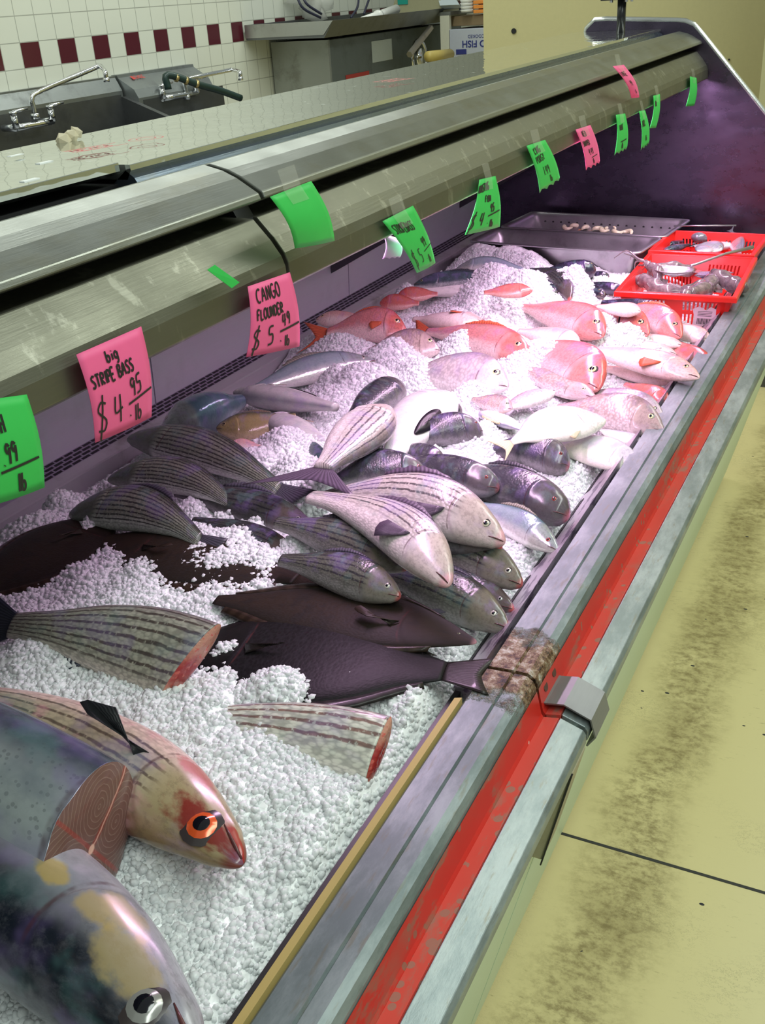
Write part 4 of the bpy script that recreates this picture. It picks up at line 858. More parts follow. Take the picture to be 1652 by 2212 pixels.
F('pompano', 'white pompano with a yellow edge, blunt end over the rail slots', 'pompano', 'pompano', (1175, 950), (1388, 1005), 70, .03, dors=1, roll=20, bend=.06, fins='', res=1.4, eye=False, mouth=False)
F('pompano', 'yellow-finned pompano sunk in ice behind the yellow-tailed one', 'pompano', 'pompano', (1130, 930), (1040, 890), 32, .02, dors=1, roll=20, fins='d', eye=False, mouth=False)
F('pompano', 'violet-tinged fish belly showing under the brown porgy at the rail', 'pompano', 'pompano', (1290, 925), (1385, 955), 36, .018, dors=1, roll=20, fins='', eye=False, mouth=False)
# far end
F('bluefish', 'dark blue-green fish with forked tail toward the pans, head at the rear rail', 'bluefish', 'bluefish', (1092, 603), (893, 612), 40, .085, dors=-1, roll=38, bend=.05, fins='td', tailkw=dict(h=.11, l=.22, fork=.7), res=1.4)
F('bluefish', 'pale-bellied fish under ice right behind the dark blue-green one', 'bluefish', 'silver', (1130, 580), (985, 578), 40, .085, dors=-1, roll=38, bend=.08, fins='', mouth=False, eye=False)
F('white_fish', 'wide white fish under the dark blue-green one, rounded end to the right', 'fish', 'white', (880, 632), (1152, 612), 46, .055, dors=1, roll=20, fins='', mouth=False, eye=False)
F('red_snapper', 'red snapper back showing as a flat wedge over the pink ice heap', SN, 'snapper_red', (1045, 632), (1150, 628), 30, .15, roll=25, fins='', eye=False, mouth=False)
F('black_fish', 'black blunt-headed fish with a yellow ring beside the steel pan', 'fish', 'black', (1180, 588), (1287, 582), 44, .07, roll=30, fins='')
F('black_fish', 'small black fish low against the steel pan corner, left of the red basket', 'fish', 'black', (1260, 598), (1316, 600), 26, .03, roll=30, fins='')
F('striped_bass', 'greyish barred fish curving down from the ice between black fish', 'fish', 'bass_dark', (1140, 578), (1242, 640), 36, .06, roll=30, bend=.10, fins='', eye=False, mouth=False)
F('black_fish', 'black fish head with cream lips under the barred fish', 'fish', 'black', (1140, 600), (1196, 642), 44, .05, roll=30, fins='')
F('black_fish', 'black fish with violet belly right of the barred fish', 'fish', 'black', (1200, 605), (1306, 640), 34, .03, roll=30, fins='')
F('black_fish', 'long smooth black fish stretched along the front of the red basket', 'fish', 'black', (1300, 655), (1438, 672), 38, .045, roll=30, fins='', eye=False)
F('black_fish', 'black fish lying in ice between the pan and the red basket', 'fish', 'black', (1250, 618), (1345, 625), 26, .02, roll=30, fins='', eye=False)

# ------------------------------------------------------------------ the large cuts in the foreground
def face(fd, s1, kind='steak', slant=0.):
    n_ = 48; rings = 9; t = np.sin(np.linspace(-PI/2, PI/2, n_//2+1)); sg = fd['sg']
    top = fd['surf'](s1, t, 1); bt = fd['surf'](s1, t[1:-1][::-1], -1); rim = np.concatenate([top, bt]); c = rim.mean(0)
    V = [c+np.array([.004, 0, 0])]; UV = [(0, 0)]; m = len(rim)
    for k in range(1, rings+1):
        q = k/rings
        for j in range(m):
            p = c+(rim[j]-c)*q; p = p+np.array([.0045*(1-q**6)+.0005, 0, 0]); V.append(p); UV.append(((rim[j][1]-c[1])*q*10, (rim[j][2]-c[2])*q*10))
    F_ = [(0, 1+j, 1+(j+1) % m) for j in range(m)]+[(1+(k-1)*m+j, 1+k*m+j, 1+k*m+(j+1) % m, 1+(k-1)*m+(j+1) % m) for k in range(1, rings) for j in range(m)]
    n = NT('cut_flesh_'+kind); u, v = n.uv()
    if kind == 'steak':
        vec = n.comb(u, v); wob = n.noise(vec, 3, 3)
        au = n.math('ABSOLUTE', u); av = n.math('ABSOLUTE', v)
        # four muscle blocks, each with its own onion rings
        qx = n.math('SUBTRACT', au, .34); qy = n.math('MULTIPLY', n.math('SUBTRACT', av, .16), 1.5)
        rr = n.math('SQRT', n.math('ADD', n.math('MULTIPLY', qx, qx), n.math('MULTIPLY', qy, qy)))
        rg = n.math('ABSOLUTE', n.math('SUBTRACT', n.math('FRACT', n.math('ADD', n.math('MULTIPLY', rr, 17.), n.math('MULTIPLY', wob, 2.2))), .5))
        c_ = n.mix(n.noise(vec, 5, 3), (.13, .06, .05), (.20, .10, .085))
        c_ = n.mix(n.math('MULTIPLY', n.math('SUBTRACT', 1, n.step(rg, .02, .12)), .35), c_, (.40, .27, .22))
        c_ = n.mix(n.math('MULTIPLY', n.math('SUBTRACT', 1, n.step(n.math('ADD', av, n.math('MULTIPLY', wob, .05)), .03, .06)), .75), c_, (.30, .03, .025))
        seam = n.math('LESS_THAN', n.math('ABSOLUTE', n.math('SUBTRACT', v, n.math('MULTIPLY', n.math('SUBTRACT', wob, .5), .06))), .010)
        c_ = n.mix(n.math('MULTIPLY', seam, .8), c_, (.62, .34, .27))
        c_ = n.mix(n.math('MULTIPLY', n.math('SUBTRACT', 1, n.step(n.math('ABSOLUTE', u), .012, .03)), .55), c_, (.35, .04, .03))
        r0 = n.math('SQRT', n.math('ADD', n.math('MULTIPLY', u, u), n.math('MULTIPLY', n.math('MULTIPLY', v, v), 2.)))
        c_ = n.mix(n.math('SUBTRACT', 1, n.step(r0, .035, .06)), c_, (.75, .42, .33))
        n.bump(rg, .2, .001); M_ = n.set(base=c_, rough=.22, coat=.4, sss=.08)
    else:
        vec = n.comb(u, v); w_ = n.noise(vec, 9, 4)
        r0 = n.math('SQRT', n.math('ADD', n.math('MULTIPLY', n.math('ADD', u, .12), n.math('ADD', u, .12)), n.math('MULTIPLY', v, v)))
        c_ = n.mix(n.step(n.math('ADD', r0, n.math('MULTIPLY', n.math('SUBTRACT', w_, .5), .25)), .10, .32), (.36, .02, .02), (.58, .28, .20))
        c_ = n.mix(n.step(n.noise(vec, 14, 4), .55, .65), c_, (.62, .12, .09))
        n.bump(w_, .8, .004); M_ = n.set(base=c_, rough=.2, coat=.5)
    o = mkmesh('cut_face', V, F_, M_, fd['root'], True, uv=UV)
    return o
SP['bass_big'] = dict(shape='bass', mat=fishmat('big_bass_skin', (.17, .14, .14), (.44, .44, .35), (.66, .62, .54), stripes=(12, (.075, .05, .045), .25, .95, .10), scales=.6, back_at=.88, belly_at=.22, rough=.3, scn=(58, 30), ), fin=finmat('big_bass_fin', (.06, .07, .10)), eye=(.6, .6, .5))
SP['bass_big_pale'] = dict(shape='bass', mat=fishmat('big_bass_pale_skin', (.42, .34, .33), (.72, .72, .62), (.84, .80, .72), stripes=(9, (.22, .10, .08), .42, .97, .10), scales=.62, back_at=.92, belly_at=.22, rough=.3, scn=(44, 24)), fin=finmat('big_bass_fin', (.06, .07, .10)), eye=(.6, .6, .5))
SP['bass_head'] = dict(shape='bass', mat=fishmat('red_head_skin', (.16, .03, .03), (.42, .36, .24), (.78, .56, .50), stripes=(12, (.10, .07, .05), .3, .9, .07), scales=.35, back_at=.80, belly_at=.34, rough=.22, head=((.33, .26, .13), .75), tip=((.20, .02, .02), .85, .955), blotch=(4, (.62, .30, .33), .6), marks=((.90, .56, .10, (.20, .012, .012), .92), (.97, .35, .06, (.35, .02, .02), .9), (.80, .2, .07, (.55, .12, .14), .7))), fin=finmat('black_fin_big', (.02, .022, .025)), eye=(.80, .10, .03))
SP['kingfish'] = dict(shape='slender', mat=fishmat('kingfish_skin', (.055, .07, .10), (.42, .47, .47), (.66, .68, .65), irid=.4, scales=.04, back_at=.70, belly_at=.2, rough=.22, spots=(34, (.08, .09, .10), .35), blotch=(3, (.20, .24, .28), .6), metal=.25), fin=finmat('black_fin_big', (.02, .022, .025)), eye=(.6, .6, .5))
SP['bonito'] = dict(shape='slender', mat=fishmat('bonito_skin', (.010, .014, .022), (.30, .30, .34), (.46, .44, .50), scales=.05, back_at=.52, belly_at=.2, rough=.26, blotch=(2, (.20, .20, .24), .5), marks=((.86, .45, .075, (.44, .33, .12), .6), (.77, .40, .04, (.48, .34, .10), .6), (.68, .42, .035, (.50, .36, .08), .7), (.80, .30, .05, (.50, .38, .22), .7)), metal=.1, coat=.3), fin=finmat('bonito_fin', (.10, .09, .07)), eye=(.30, .30, .28))
f1 = F('striped_bass_cut', 'large headless striped bass on ice at the left, tail fin behind, red raw cut end', 'bass cut', 'bass_big', (32, 1338), (610, 1500), 190, .035, roll=42, bend=.04, s1=.68, wm=.5, slant=.05, res=2.2, fins='ta', eye=False, mouth=False, tailkw=dict(h=.17, l=.20, fork=.35), group=None)
face(f1, .68, 'raw')
f2 = F('striped_bass_cut', 'headless striped bass cut half buried in ice near the black rail edge, pale scaly skin', 'bass cut', 'bass_big_pale', (340, 1540), (1090, 1690), 150, .016, roll=35, bend=.04, s1=.66, wm=.6, slant=.01, res=2.2, fins='', eye=False, mouth=False)
face(f2, .66, 'raw')
f3 = F('bass_with_red_eye', 'large bass head on the ice with a bulging orange-red eye and bloody jaw', 'fish', 'bass_head', (-160, 1470), (550, 1842), 205, .03, dors=-1, roll=-4, bend=-.06, res=2.4, fins='', eyer=2.3, eyecol=(.85, .12, .03))
f4 = F('kingfish_cut', 'thick blue-backed spotted fish chunk showing a round brown steak face', 'fish cut', 'kingfish', (-640, 1360), (700, 2120), 345, .06, dors=1, roll=25, bend=.0, s1=.73, wm=1.0, slant=-.02, res=2.4, fins='', eye=False, mouth=False)
face(f4, .73, 'steak')
f5 = F('bonito', 'dark-backed fish with yellow-blotched cheek and large glassy eye in the bottom left corner', 'fish', 'bonito', (-420, 1560), (455, 2300), 285, .055, dors=-1, roll=0, bend=-.02, res=2.4, fins='', eyer=1.9)
# pectoral fin of the red-eyed bass standing out from behind the steak chunk
b_ = [f3['surf'](s, y, f3['sg'], .0)[0] for s, y in ((.70, -.28), (.69, -.22), (.685, -.14), (.68, -.05))]
t_ = [q+np.array([-.15*f3['L']*w_, .02*f3['L']*(1-i), f3['sg']*.03]) for i, (q, w_) in enumerate(zip(b_, (.9, 1.1, 1., .5)))]
grid_fin('pectoral_fin', SP['kingfish']['fin'], f3['root'], b_, t_, 6)

# ================================================================== SIGNS
GRN = plain('green_card', (.035, .56, .09), .55); PNK = plain('pink_card', (.94, .13, .33), .55); PPL = plain('mauve_card', (.55, .36, .62), .55)
PAPERB = {'g': plain('green_card_back', (.35, .70, .45), .6), 'p': PNK, 'm': PPL}
INK = plain('marker_ink', (.012, .012, .012), .5)
TAPE = NT('clear_tape').set(base=(.7, .7, .62), rough=.12, alpha=.16, spec=.8)
def sign(label, quad, col, lines, th=.0022, x=-.625, curl=.006, n=10, xoff=0., tape=True, jag=False):
    """paper tag: quad = photograph corners TL, TR, BR, BL, hanging at the valance; lines = stroke lists in 0..1 coords"""
    q = [W(*p, x=x+xoff) for p in quad]; q[2][0] += curl*.3; q[3][0] -= curl*.2
    def surf(a, b):
        top = q[0]*(1-a)+q[1]*a; bot = q[3]*(1-a)+q[2]*a; p = bot*(1-b)+top*b
        p = p+np.array([curl*math.sin(PI*b)*.8+curl*.4*math.sin(PI*a)*(1-b), 0, 0]); return p
    def sn(a, b):
        e = 1e-3; p = surf(a, b); N = np.cross(surf(a+e, b)-p, surf(a, b+e)-p); return p, N/np.linalg.norm(N)
    root = thing('price_tag', label, 'price sign', tuple((q[0]+q[1])/2), group=None)
    V = []; 
    for i in range(n+1):
        for k in range(n+1):
            b = k/n
            if jag and k == 0: b = .07*(i % 3)/2+.03*math.sin(i*2.1)
            V.append(surf(i/n, b))
    f = [(i*(n+1)+k, (i+1)*(n+1)+k, (i+1)*(n+1)+k+1, i*(n+1)+k+1) for i in range(n) for k in range(n)]
    o = mkmesh('card', V, f, {'g': GRN, 'p': PNK, 'm': PPL}[col], root, True)
    md = o.modifiers.new('t', 'SOLIDIFY'); md.thickness = .0004; md.offset = -1; adopt(root, o)
    if lines:
        mb = MB(); W_ = float(np.linalg.norm(q[1]-q[0])); H_ = float(np.linalg.norm(q[0]-q[3]))
        sf = lambda a, b: sn(a/W_, b/H_)
        L_ = [[(p[0]*W_, p[1]*H_) for p in l] for l in lines]
        ribbon(mb, L_, th, sf); adopt(root, mb.build('handwriting', INK, root))
    if tape:
        v = [surf(.3, .78)+np.array([.0012, 0, 0]), surf(.7, .78)+np.array([.0012, 0, 0]), surf(.7, 1.0)+np.array([.002, 0, 0]), surf(.3, 1.0)+np.array([.002, 0, 0]),
             surf(.7, 1.0)+np.array([-.004, 0, .022]), surf(.3, 1.0)+np.array([-.004, 0, .022])]
        adopt(root, mkmesh('tape', v, [(0, 1, 2, 3), (3, 2, 4, 5)], TAPE, root))
    return root
def price(big, cents, x=.12, y=.10, h=.30):
    s = strokes('$', x, y, h, .62, 0, .1)+strokes(big, x+.27, y+.04, h*.85, .62, 0, .1)+strokes('.', x+.50, y+.06, h, .4)
    s += strokes(cents, x+.56, y+.26, h*.55, .62, 0, .15)+[[(x+.50, y+.20), (x+.92, y+.27)]]+strokes('lb', x+.60, y-.02, h*.5, .62, 0, .1); return s
sign('pink tag reading big stripe bass $4.95 lb, taped at the near hood', [(165, 766), (305, 705), (324, 900), (208, 957)], 'p',
     strokes('big', .36, .80, .12, .8, 0, .05)+strokes('STRIPE BASS', .07, .60, .13, .60, 0, .02, .22)+price('4', '95', .06, .08, .36), .0021, tape=False, x=-.611)
sign('pink tag reading cango flounder $5.49 lb below the hood seam', [(535, 619), (626, 588), (644, 748), (534, 772)], 'p',
     strokes("CANGO", .14, .74, .18, .62, 0, .04)+strokes('FLOUNDER', .12, .50, .14, .60, 0, .06, .2)+price('5', '49', .06, .08, .30), .0021, tape=False, x=-.609)
sign('green tag at the left photo edge reading fish 99 lb, cut off', [(-75, 870), (58, 852), (93, 1052), (-40, 1100)], 'g',
     strokes('FISH', .18, .66, .17, .6, 0, .08)+strokes('5', .1, .28, .26, .6)+strokes('.99', .35, .36, .2, .6, 0, .1)+[[(.30, .30), (.93, .36)]]+strokes('lb', .55, .06, .19, .6), .0022, tape=False, x=-.611)
sign('blank green tag crumpled under clear tape high on the hood', [(583, 425), (672, 391), (719, 520), (640, 537)], 'g', [], x=-.606, curl=.008)
sign('green tag reading stripe bass $5.99 lb over the hood bracket', [(826, 478), (892, 444), (938, 568), (902, 590)], 'g',
     strokes('STRIPEBASS', .10, .74, .15, .50, 0, -.10, .2)+price('5', '99', .10, .10, .28), .0022)
sign('green tag reading whisting $4.95 lb, twisted, above the steel pans', [(1035, 388), (1070, 380), (1077, 490), (1005, 508)], 'g',
     strokes('WHISTING', .02, .74, .14, .60, 0, .1, .2)+strokes('FISH', .35, .56, .11, .7)+price('4', '95', .02, .08, .28), .0026)
sign('green tag reading king porgy 1.49 lb hanging fourth from the far end panel', [(1137, 315), (1177, 302), (1208, 388), (1167, 417)], 'g',
     strokes('KING', .2, .78, .13, .8, 0, .1)+strokes('PORGY', .15, .60, .13, .7, 0, .1)+strokes('1.49', .3, .32, .18, .6)+strokes('lb', .5, .12, .15, .7), .0022, jag=True)
sign('pink tag with torn lower edge reading red snapper 4 lb', [(1243, 280), (1275, 270), (1294, 352), (1267, 368)], 'p',
     strokes('RED', .25, .80, .12, .8)+strokes('SNAPPER', .1, .58, .12, .55)+strokes('4.49', .3, .34, .15, .6)+[[(.4, .26), (.8, .28)]]+strokes('lb', .45, .1, .13, .7), .0024, jag=True)
sign('green tag with curled side left of the two narrow far ones', [(1330, 248), (1350, 245), (1352, 322), (1328, 336)], 'g', strokes('WHIT', .2, .6, .14, .7)+[[(.3, .3), (.8, .32)]]+strokes('lb', .4, .12, .15, .8), .0026, jag=True)
sign('small pink tag stuck high across the hood gap', [(1323, 143), (1347, 140), (1378, 210), (1365, 212)], 'p', strokes('LARGE', .1, .70, .12, .8)+strokes('3.99', .2, .4, .15, .8)+strokes('lb', .5, .15, .12, .8), .0026, x=-.625, curl=.01)
sign('narrow green tag with white tape top, next to last pair at the far hood', [(1380, 240), (1393, 238), (1400, 310), (1385, 325)], 'g', strokes('JACK', .1, .6, .15, .7)+strokes('lb', .4, .2, .14, .7), .0026, jag=True)
sign('thin green tag seen nearly edge-on just before the last one', [(1411, 207), (1425, 203), (1415, 276), (1404, 277)], 'g', strokes('EEL', .2, .7, .1, .8), .005)
sign('last green tag beside the end panel, pinched at its middle', [(1490, 165), (1504, 168), (1498, 228), (1482, 230)], 'g', [], curl=.006)
sign('small mauve paper scrap behind the stripe bass tag', [(828, 505), (860, 515), (862, 556), (828, 560)], 'm', [], x=-.640, tape=False, jag=True)
# torn scrap of green card left on the near valance
p = W(460, 596, x=-.620); mb = MB()
mb.add([(p[0]+.010, p[1]-.022, p[2]+.012), (p[0]+.011, p[1]-.010, p[2]+.014), (p[0]+.018, p[1]+.018, p[2]-.010), (p[0]+.016, p[1]+.006, p[2]-.013)], [(0, 1, 2, 3)])
o = mkmesh('card_scrap', mb.v, mb.f, GRN); md = o.modifiers.new('t', 'SOLIDIFY'); md.thickness = .0005; tag(o, 'torn sliver of green card stuck on the near hood', 'paper scrap')

# ================================================================== PANS AND BASKETS
PANM = steel('pan_steel', (.56, .54, .57), .28, (.2, .18, .2), .5, big=12)
HOLE = plain('slot_black', (.01, .01, .012), .6)
def hotelpan(label, x0, x1, y0, y1, z0, z1, ang=0.):
    cx, cy = (x0+x1)/2, (y0+y1)/2; root = thing('steam_pan', label, 'pan', (cx, cy, z0), 'perforated steel pans'); root.rotation_euler = (0, 0, ang)
    hx, hy, h = (x1-x0)/2, (y1-y0)/2, z1-z0; V = []; Fc = []
    def ring(ax, ay, z, r, n=6):
        out = []
        for (sx_, sy_, a0) in ((1, 1, 0), (-1, 1, 90), (-1, -1, 180), (1, -1, 270)):
            for i in range(n+1):
                a = math.radians(a0+90*i/n); out.append((sx_*(ax-r)+r*math.cos(a), sy_*(ay-r)+r*math.sin(a), z))
        return out
    rings = [ring(hx, hy, h-.004, .022), ring(hx, hy, h, .022), ring(hx-.006, hy-.006, h+.001, .02), ring(hx-.016, hy-.016, h-.001, .018), ring(hx-.020, hy-.020, h-.012, .018), ring(hx-.026, hy-.026, h-.022, .018), ring(hx-.034, hy-.034, .008, .03), ring(hx-.045, hy-.045, .001, .03)]
    m = len(rings[0])
    for r_ in rings: V += r_
    for i in range(len(rings)-1): Fc += [(i*m+j, i*m+(j+1) % m, (i+1)*m+(j+1) % m, (i+1)*m+j) for j in range(m)]
    Fc.append(tuple(range((len(rings)-1)*m, len(rings)*m)))
    o = mkmesh('pan_body', V, Fc, PANM, root, True); md = o.modifiers.new('t', 'SOLIDIFY'); md.thickness = .0015; md.offset = -1
    mb = MB()
    for k in range(16):
        for r_, zz in ((0, .040), (1, .055)):
            x = -hx+.06+k*(2*hx-.12)/15+r_*.008
            for sy_ in (1, -1):
                inn = hy-.026-(h-.022-zz)/(h-.030)*.008; zz = min(zz, h-.026); mb.disc((x, sy_*(inn-.0022), zz), (0, -sy_, .1), .0038, .0008, 8)
                mb.disc((x, sy_*(inn+.0002), zz), (0, sy_, -.1), .0038, .0008, 8)
    for k in range(14):
        for j in range(5): mb.disc((-hx+.08+k*(2*hx-.16)/13, -hy+.075+j*(2*hy-.15)/4, .002), (0, 0, 1), .003, .0005, 8)
    o2 = mb.build('perforations', HOLE, root)
    return root
aP = math.radians(-5)
hotelpan('perforated steel pan, empty, the front one of two behind the bluefish', -1.205, -.665, 2.915, 3.115, .80, .905, aP)
hotelpan('perforated steel pan at the far end panel with a few shrimp in it', -1.180, -.640, 3.125, 3.385, .848, .905, aP)
SHR = NT('shrimp_shell'); n = SHR; g = n.obj(); SHR = n.set(base=n.mix(n.noise(g, 60, 3), (.72, .58, .34), (.80, .72, .58)), rough=.25, coat=.3)
for k, (u, v) in enumerate([(1222, 487), (1240, 492), (1258, 496), (1272, 490), (1288, 498), (1300, 489), (1318, 499), (1335, 506), (1352, 508), (1228, 497), (1308, 502)]):
    p = W(u, v-4, z=.868); root = thing('shrimp', 'pale shell-on shrimp lying in the far perforated pan', 'shrimp', tuple(p), 'shrimp in the far pan')
    a = rng.random()*6; pts = [(.016*math.cos(t), .016*math.sin(t), .004*math.sin(t*2)) for t in np.linspace(0, 3.6, 12)]
    MB().tube(pts, [.002, .0045, .006, .0068, .007, .007, .0066, .006, .0052, .0044, .0034, .002], 8).build('body', SHR, root, True)
    tl = MB(); q = pts[0]; tl.add([(q[0]-.004, q[1]+.001, q[2]), (q[0]+.004, q[1]+.001, q[2]), (q[0]+.007, q[1]-.011, q[2]+.002), (q[0], q[1]-.008, q[2]), (q[0]-.007, q[1]-.011, q[2]+.002)], [(0, 1, 2, 3, 4)])
    o = tl.build('tail_fan', plain('shrimp_tail', (.62, .28, .16), .3), root); md = o.modifiers.new('t', 'SOLIDIFY'); md.thickness = .0008
    root.rotation_euler = (.3, .2, a)

n = NT('red_plastic'); g = n.geo(); REDP = n.set(base=n.mix(n.noise(g, 20, 3), (.83, .016, .010), (.90, .03, .02)), rough=.28, spec=.5, sss=.0)
def basket(label, x0, x1, y0, y1, z0, z1, ang, grp):
    cx, cy = (x0+x1)/2, (y0+y1)/2; root = thing('plastic_basket', label, 'basket', (cx, cy, z0), grp); root.rotation_euler = (0, 0, ang)
    hx, hy, h = (x1-x0)/2, (y1-y0)/2, z1-z0; tp = .86
    V = []; Fc = []
    def wall(p0, p1):   # top corners; bottom scaled by tp
        n1 = int(round(math.dist(p0, p1)/.005)); n2 = 20; base = len(V)
        for k in range(n2+1):
            z = h*k/n2; s = tp+(1-tp)*k/n2
            for i in range(n1+1):
                t = i/n1; V.append(((p0[0]*(1-t)+p1[0]*t)*s, (p0[1]*(1-t)+p1[1]*t)*s, z))
        for k in range(n2):
            for i in range(n1):
                e = min(i, n1-1-i)
                blk = (i % (n1//2 if n1 < 60 else n1//3)) 
                hole = (i % 2 == 1) and 4 < e and ((3 <= k <= 8) or (11 <= k <= 15)) and 3 < blk < (n1//2 if n1 < 60 else n1//3)-4
                if not hole: Fc.append((base+k*(n1+1)+i, base+k*(n1+1)+i+1, base+(k+1)*(n1+1)+i+1, base+(k+1)*(n1+1)+i))
    C4 = [(-hx, -hy), (hx, -hy), (hx, hy), (-hx, hy)]
    for i in range(4): wall(C4[i], C4[(i+1) % 4])
    b = len(V); V += [(c[0]*tp, c[1]*tp, 0) for c in C4]; Fc.append((b, b+1, b+2, b+3))
    o = mkmesh('basket_body', V, Fc, REDP, root); md = o.modifiers.new('t', 'SOLIDIFY'); md.thickness = .0022; md.offset = 0
    rp = [(0, 0), (.010, 0), (.012, -.002), (.012, -.014), (.009, -.014), (.009, -.004), (0, -.004)]
    V = []; m = len(rp)
    for (sx_, sy_) in ((-1, -1), (1, -1), (1, 1), (-1, 1)):
        for (d, z) in rp: V.append((sx_*(hx+d), sy_*(hy+d), h+z+.002))
    Fc = [(i*m+j, ((i+1) % 4)*m+j, ((i+1) % 4)*m+(j+1) % m, i*m+(j+1) % m) for i in range(4) for j in range(m)]
    mkmesh('rim', V, Fc, REDP, root, bev=.001)
    return root, hx, hy, h
rt, hx, hy, h = basket('red plastic basket holding squid and a skimmer, white torn label on its side', -.640, -.372, 2.52, 2.905, .805, .900, math.radians(2), 'red plastic baskets')
rt2, _, _, _ = basket('red plastic basket behind the squid one, filled with flat silver fish', -.652, -.388, 2.955, 3.20, .805, .900, math.radians(-1), 'red plastic baskets')
# torn white label with bar code lines on the front of the first basket
mb = MB(); mb2 = MB()
def bf(a, zz): s = .86+.14*zz/h; return (a*s, -hy*s-.0022, zz)
lb = [(.048, .012), (.098, .010), (.108, .030), (.104, .060), (.090, .066), (.080, .056), (.062, .066), (.046, .058), (.052, .036)]
mb.add([bf(*p_) for p_ in lb], [tuple(range(len(lb)))]); ol = mb.build('label', plain('torn_label', (.80, .62, .66), .6), rt)
for k in range(12):
    a = .060+k*.0035; mb2.add([(lambda q: (q[0], q[1]-.0004, q[2]))(bf(a, .018)), (lambda q: (q[0], q[1]-.0004, q[2]))(bf(a+.0016*(1+k % 2*.3), .018)), (lambda q: (q[0], q[1]-.0004, q[2]))(bf(a+.0016*(1+k % 2*.3), .034)), (lambda q: (q[0], q[1]-.0004, q[2]))(bf(a, .034))], [(0, 1, 2, 3)])
for k in range(4):
    z_ = .040+k*.004; mb2.add([(lambda q: (q[0], q[1]-.0004, q[2]))(bf(a, z)) for a, z in ((.060, z_), (.096, z_), (.096, z_+.0012), (.060, z_+.0012))], [(0, 1, 2, 3)])
mb2.build('printed_lines', INK, ol)
# squid: mantle, head, arms
n = NT('squid_skin'); g = n.obj(); a = n.noise(g, 50, 6, .7)
SQ = n.set(base=n.mix(n.step(a, .35, .65), (.12, .09, .10), (.26, .21, .20)), rough=.18, coat=.5); 
def squid(label, u0, v0, u1, v1, r, z, seed, arms=True, z2=None):
    A = W(u0, v0, z=z); B = W(u1, v1, z=z2 or z); L = np.linalg.norm(B-A); root = thing('squid', label, 'squid', tuple(A), 'squid in the front basket'); rg = np.random.default_rng(seed)
    d = (B-A)/L; s = np.linspace(0, 1, 16); side = np.cross(d, [0, 0, 1])
    pts = [A+(B-A)*t+side*.012*math.sin(t*4+seed)+np.array([0, 0, .006*math.sin(t*5+seed)]) for t in s]
    rad = [max(.0015, r*(math.sin(min(1, t*1.5)*PI/2)**.6)*(1-.25*t)*(1+.12*math.sin(t*17+seed))) for t in s]
    o = MB().tube([p-A for p in pts], rad, 14).build('mantle', SQ, root, True)
    mb = MB(); mb.tube([pts[-1]-A, pts[-1]-A+d*.012, pts[-1]-A+d*.028], [r*.6, r*.62, r*.35], 10); mb.build('head', SQ, root, True)
    if arms:
        for k in range(6):
            q = pts[-1]-A+d*.024; dv = d*.02+rg.standard_normal(3)*.010; P_ = [q, q+dv, q+dv*2+rg.standard_normal(3)*.009, q+dv*2.4+rg.standard_normal(3)*.016]
            MB().tube(curve_pts(P_, 3), list(np.linspace(r*.22, .001, 10)), 6).build('arm', SQ, root, True)
    f = MB(); q = pts[3]-A
    for sgn in (1, -1): f.add([tuple(pts[0]-A), tuple(pts[5]-A), tuple(pts[3]-A+side*sgn*r*1.9), tuple(pts[1]-A+side*sgn*r*1.5)], [(0, 1, 2, 3)])
    o = f.build('fin', SQ, root); md = o.modifiers.new('t', 'SOLIDIFY'); md.thickness = .0015
squid('grey squid at the right end of the basket, mantle upright against the rim', 1545, 590, 1590, 618, .026, .885, 1, False)
squid('squid mantle lying diagonal in the basket centre right', 1560, 592, 1480, 640, .028, .880, 2, False)
squid('squid at the basket front left with smooth mauve mantle', 1480, 628, 1385, 612, .024, .878, 3, False)
squid('squid beneath the skimmer bowl near the back rim', 1500, 575, 1425, 590, .024, .872, 4, False)
squid('squid with tangled arms spilling over the left rim of the basket', 1430, 615, 1400, 575, .017, .885, 5, True, .915)
squid('squid folded at the front rim, mottled brown', 1560, 625, 1470, 628, .022, .868, 6, False)
# skimmer: perforated bowl and long handle resting across the basket
A = W(1455, 582, z=.915); root = thing('skimmer_spoon', 'stainless perforated skimmer lying on the squid, handle to the right rim', 'spoon', tuple(A))
V = []; Fc = []; mR, mS = 5, 20
for i in range(mR+1):
    for j in range(mS): a = 2*PI*j/mS; q = i/mR; V.append((.052*q*math.cos(a), .036*q*math.sin(a), -.014*(1-q*q)))
Fc = [(i*mS+j, i*mS+(j+1) % mS, (i+1)*mS+(j+1) % mS, (i+1)*mS+j) for i in range(mR) for j in range(mS)]
o = mkmesh('bowl', V, Fc, PANM, root, True); md = o.modifiers.new('t', 'SOLIDIFY'); md.thickness = .0012
mb = MB()
for k in range(14): a = k*2.4; q = .03*math.sqrt((k+.5)/14); mb.disc((q*1.4*math.cos(a), q*math.sin(a), -.0135+.014*(q/.036)**2), (0, 0, 1), .0022, .0008, 8)
mb.build('holes', HOLE, root)
B = W(1500, 572, z=.922)-A; C_ = W(1625, 534, z=.925)-A
MB().tube([B*.8, B, B+(C_-B)*.5+np.array([0, 0, .004]), C_], [.004, .0035, .004, .0055], 8).build('handle', PANM, root, True)
root.location = tuple(A)
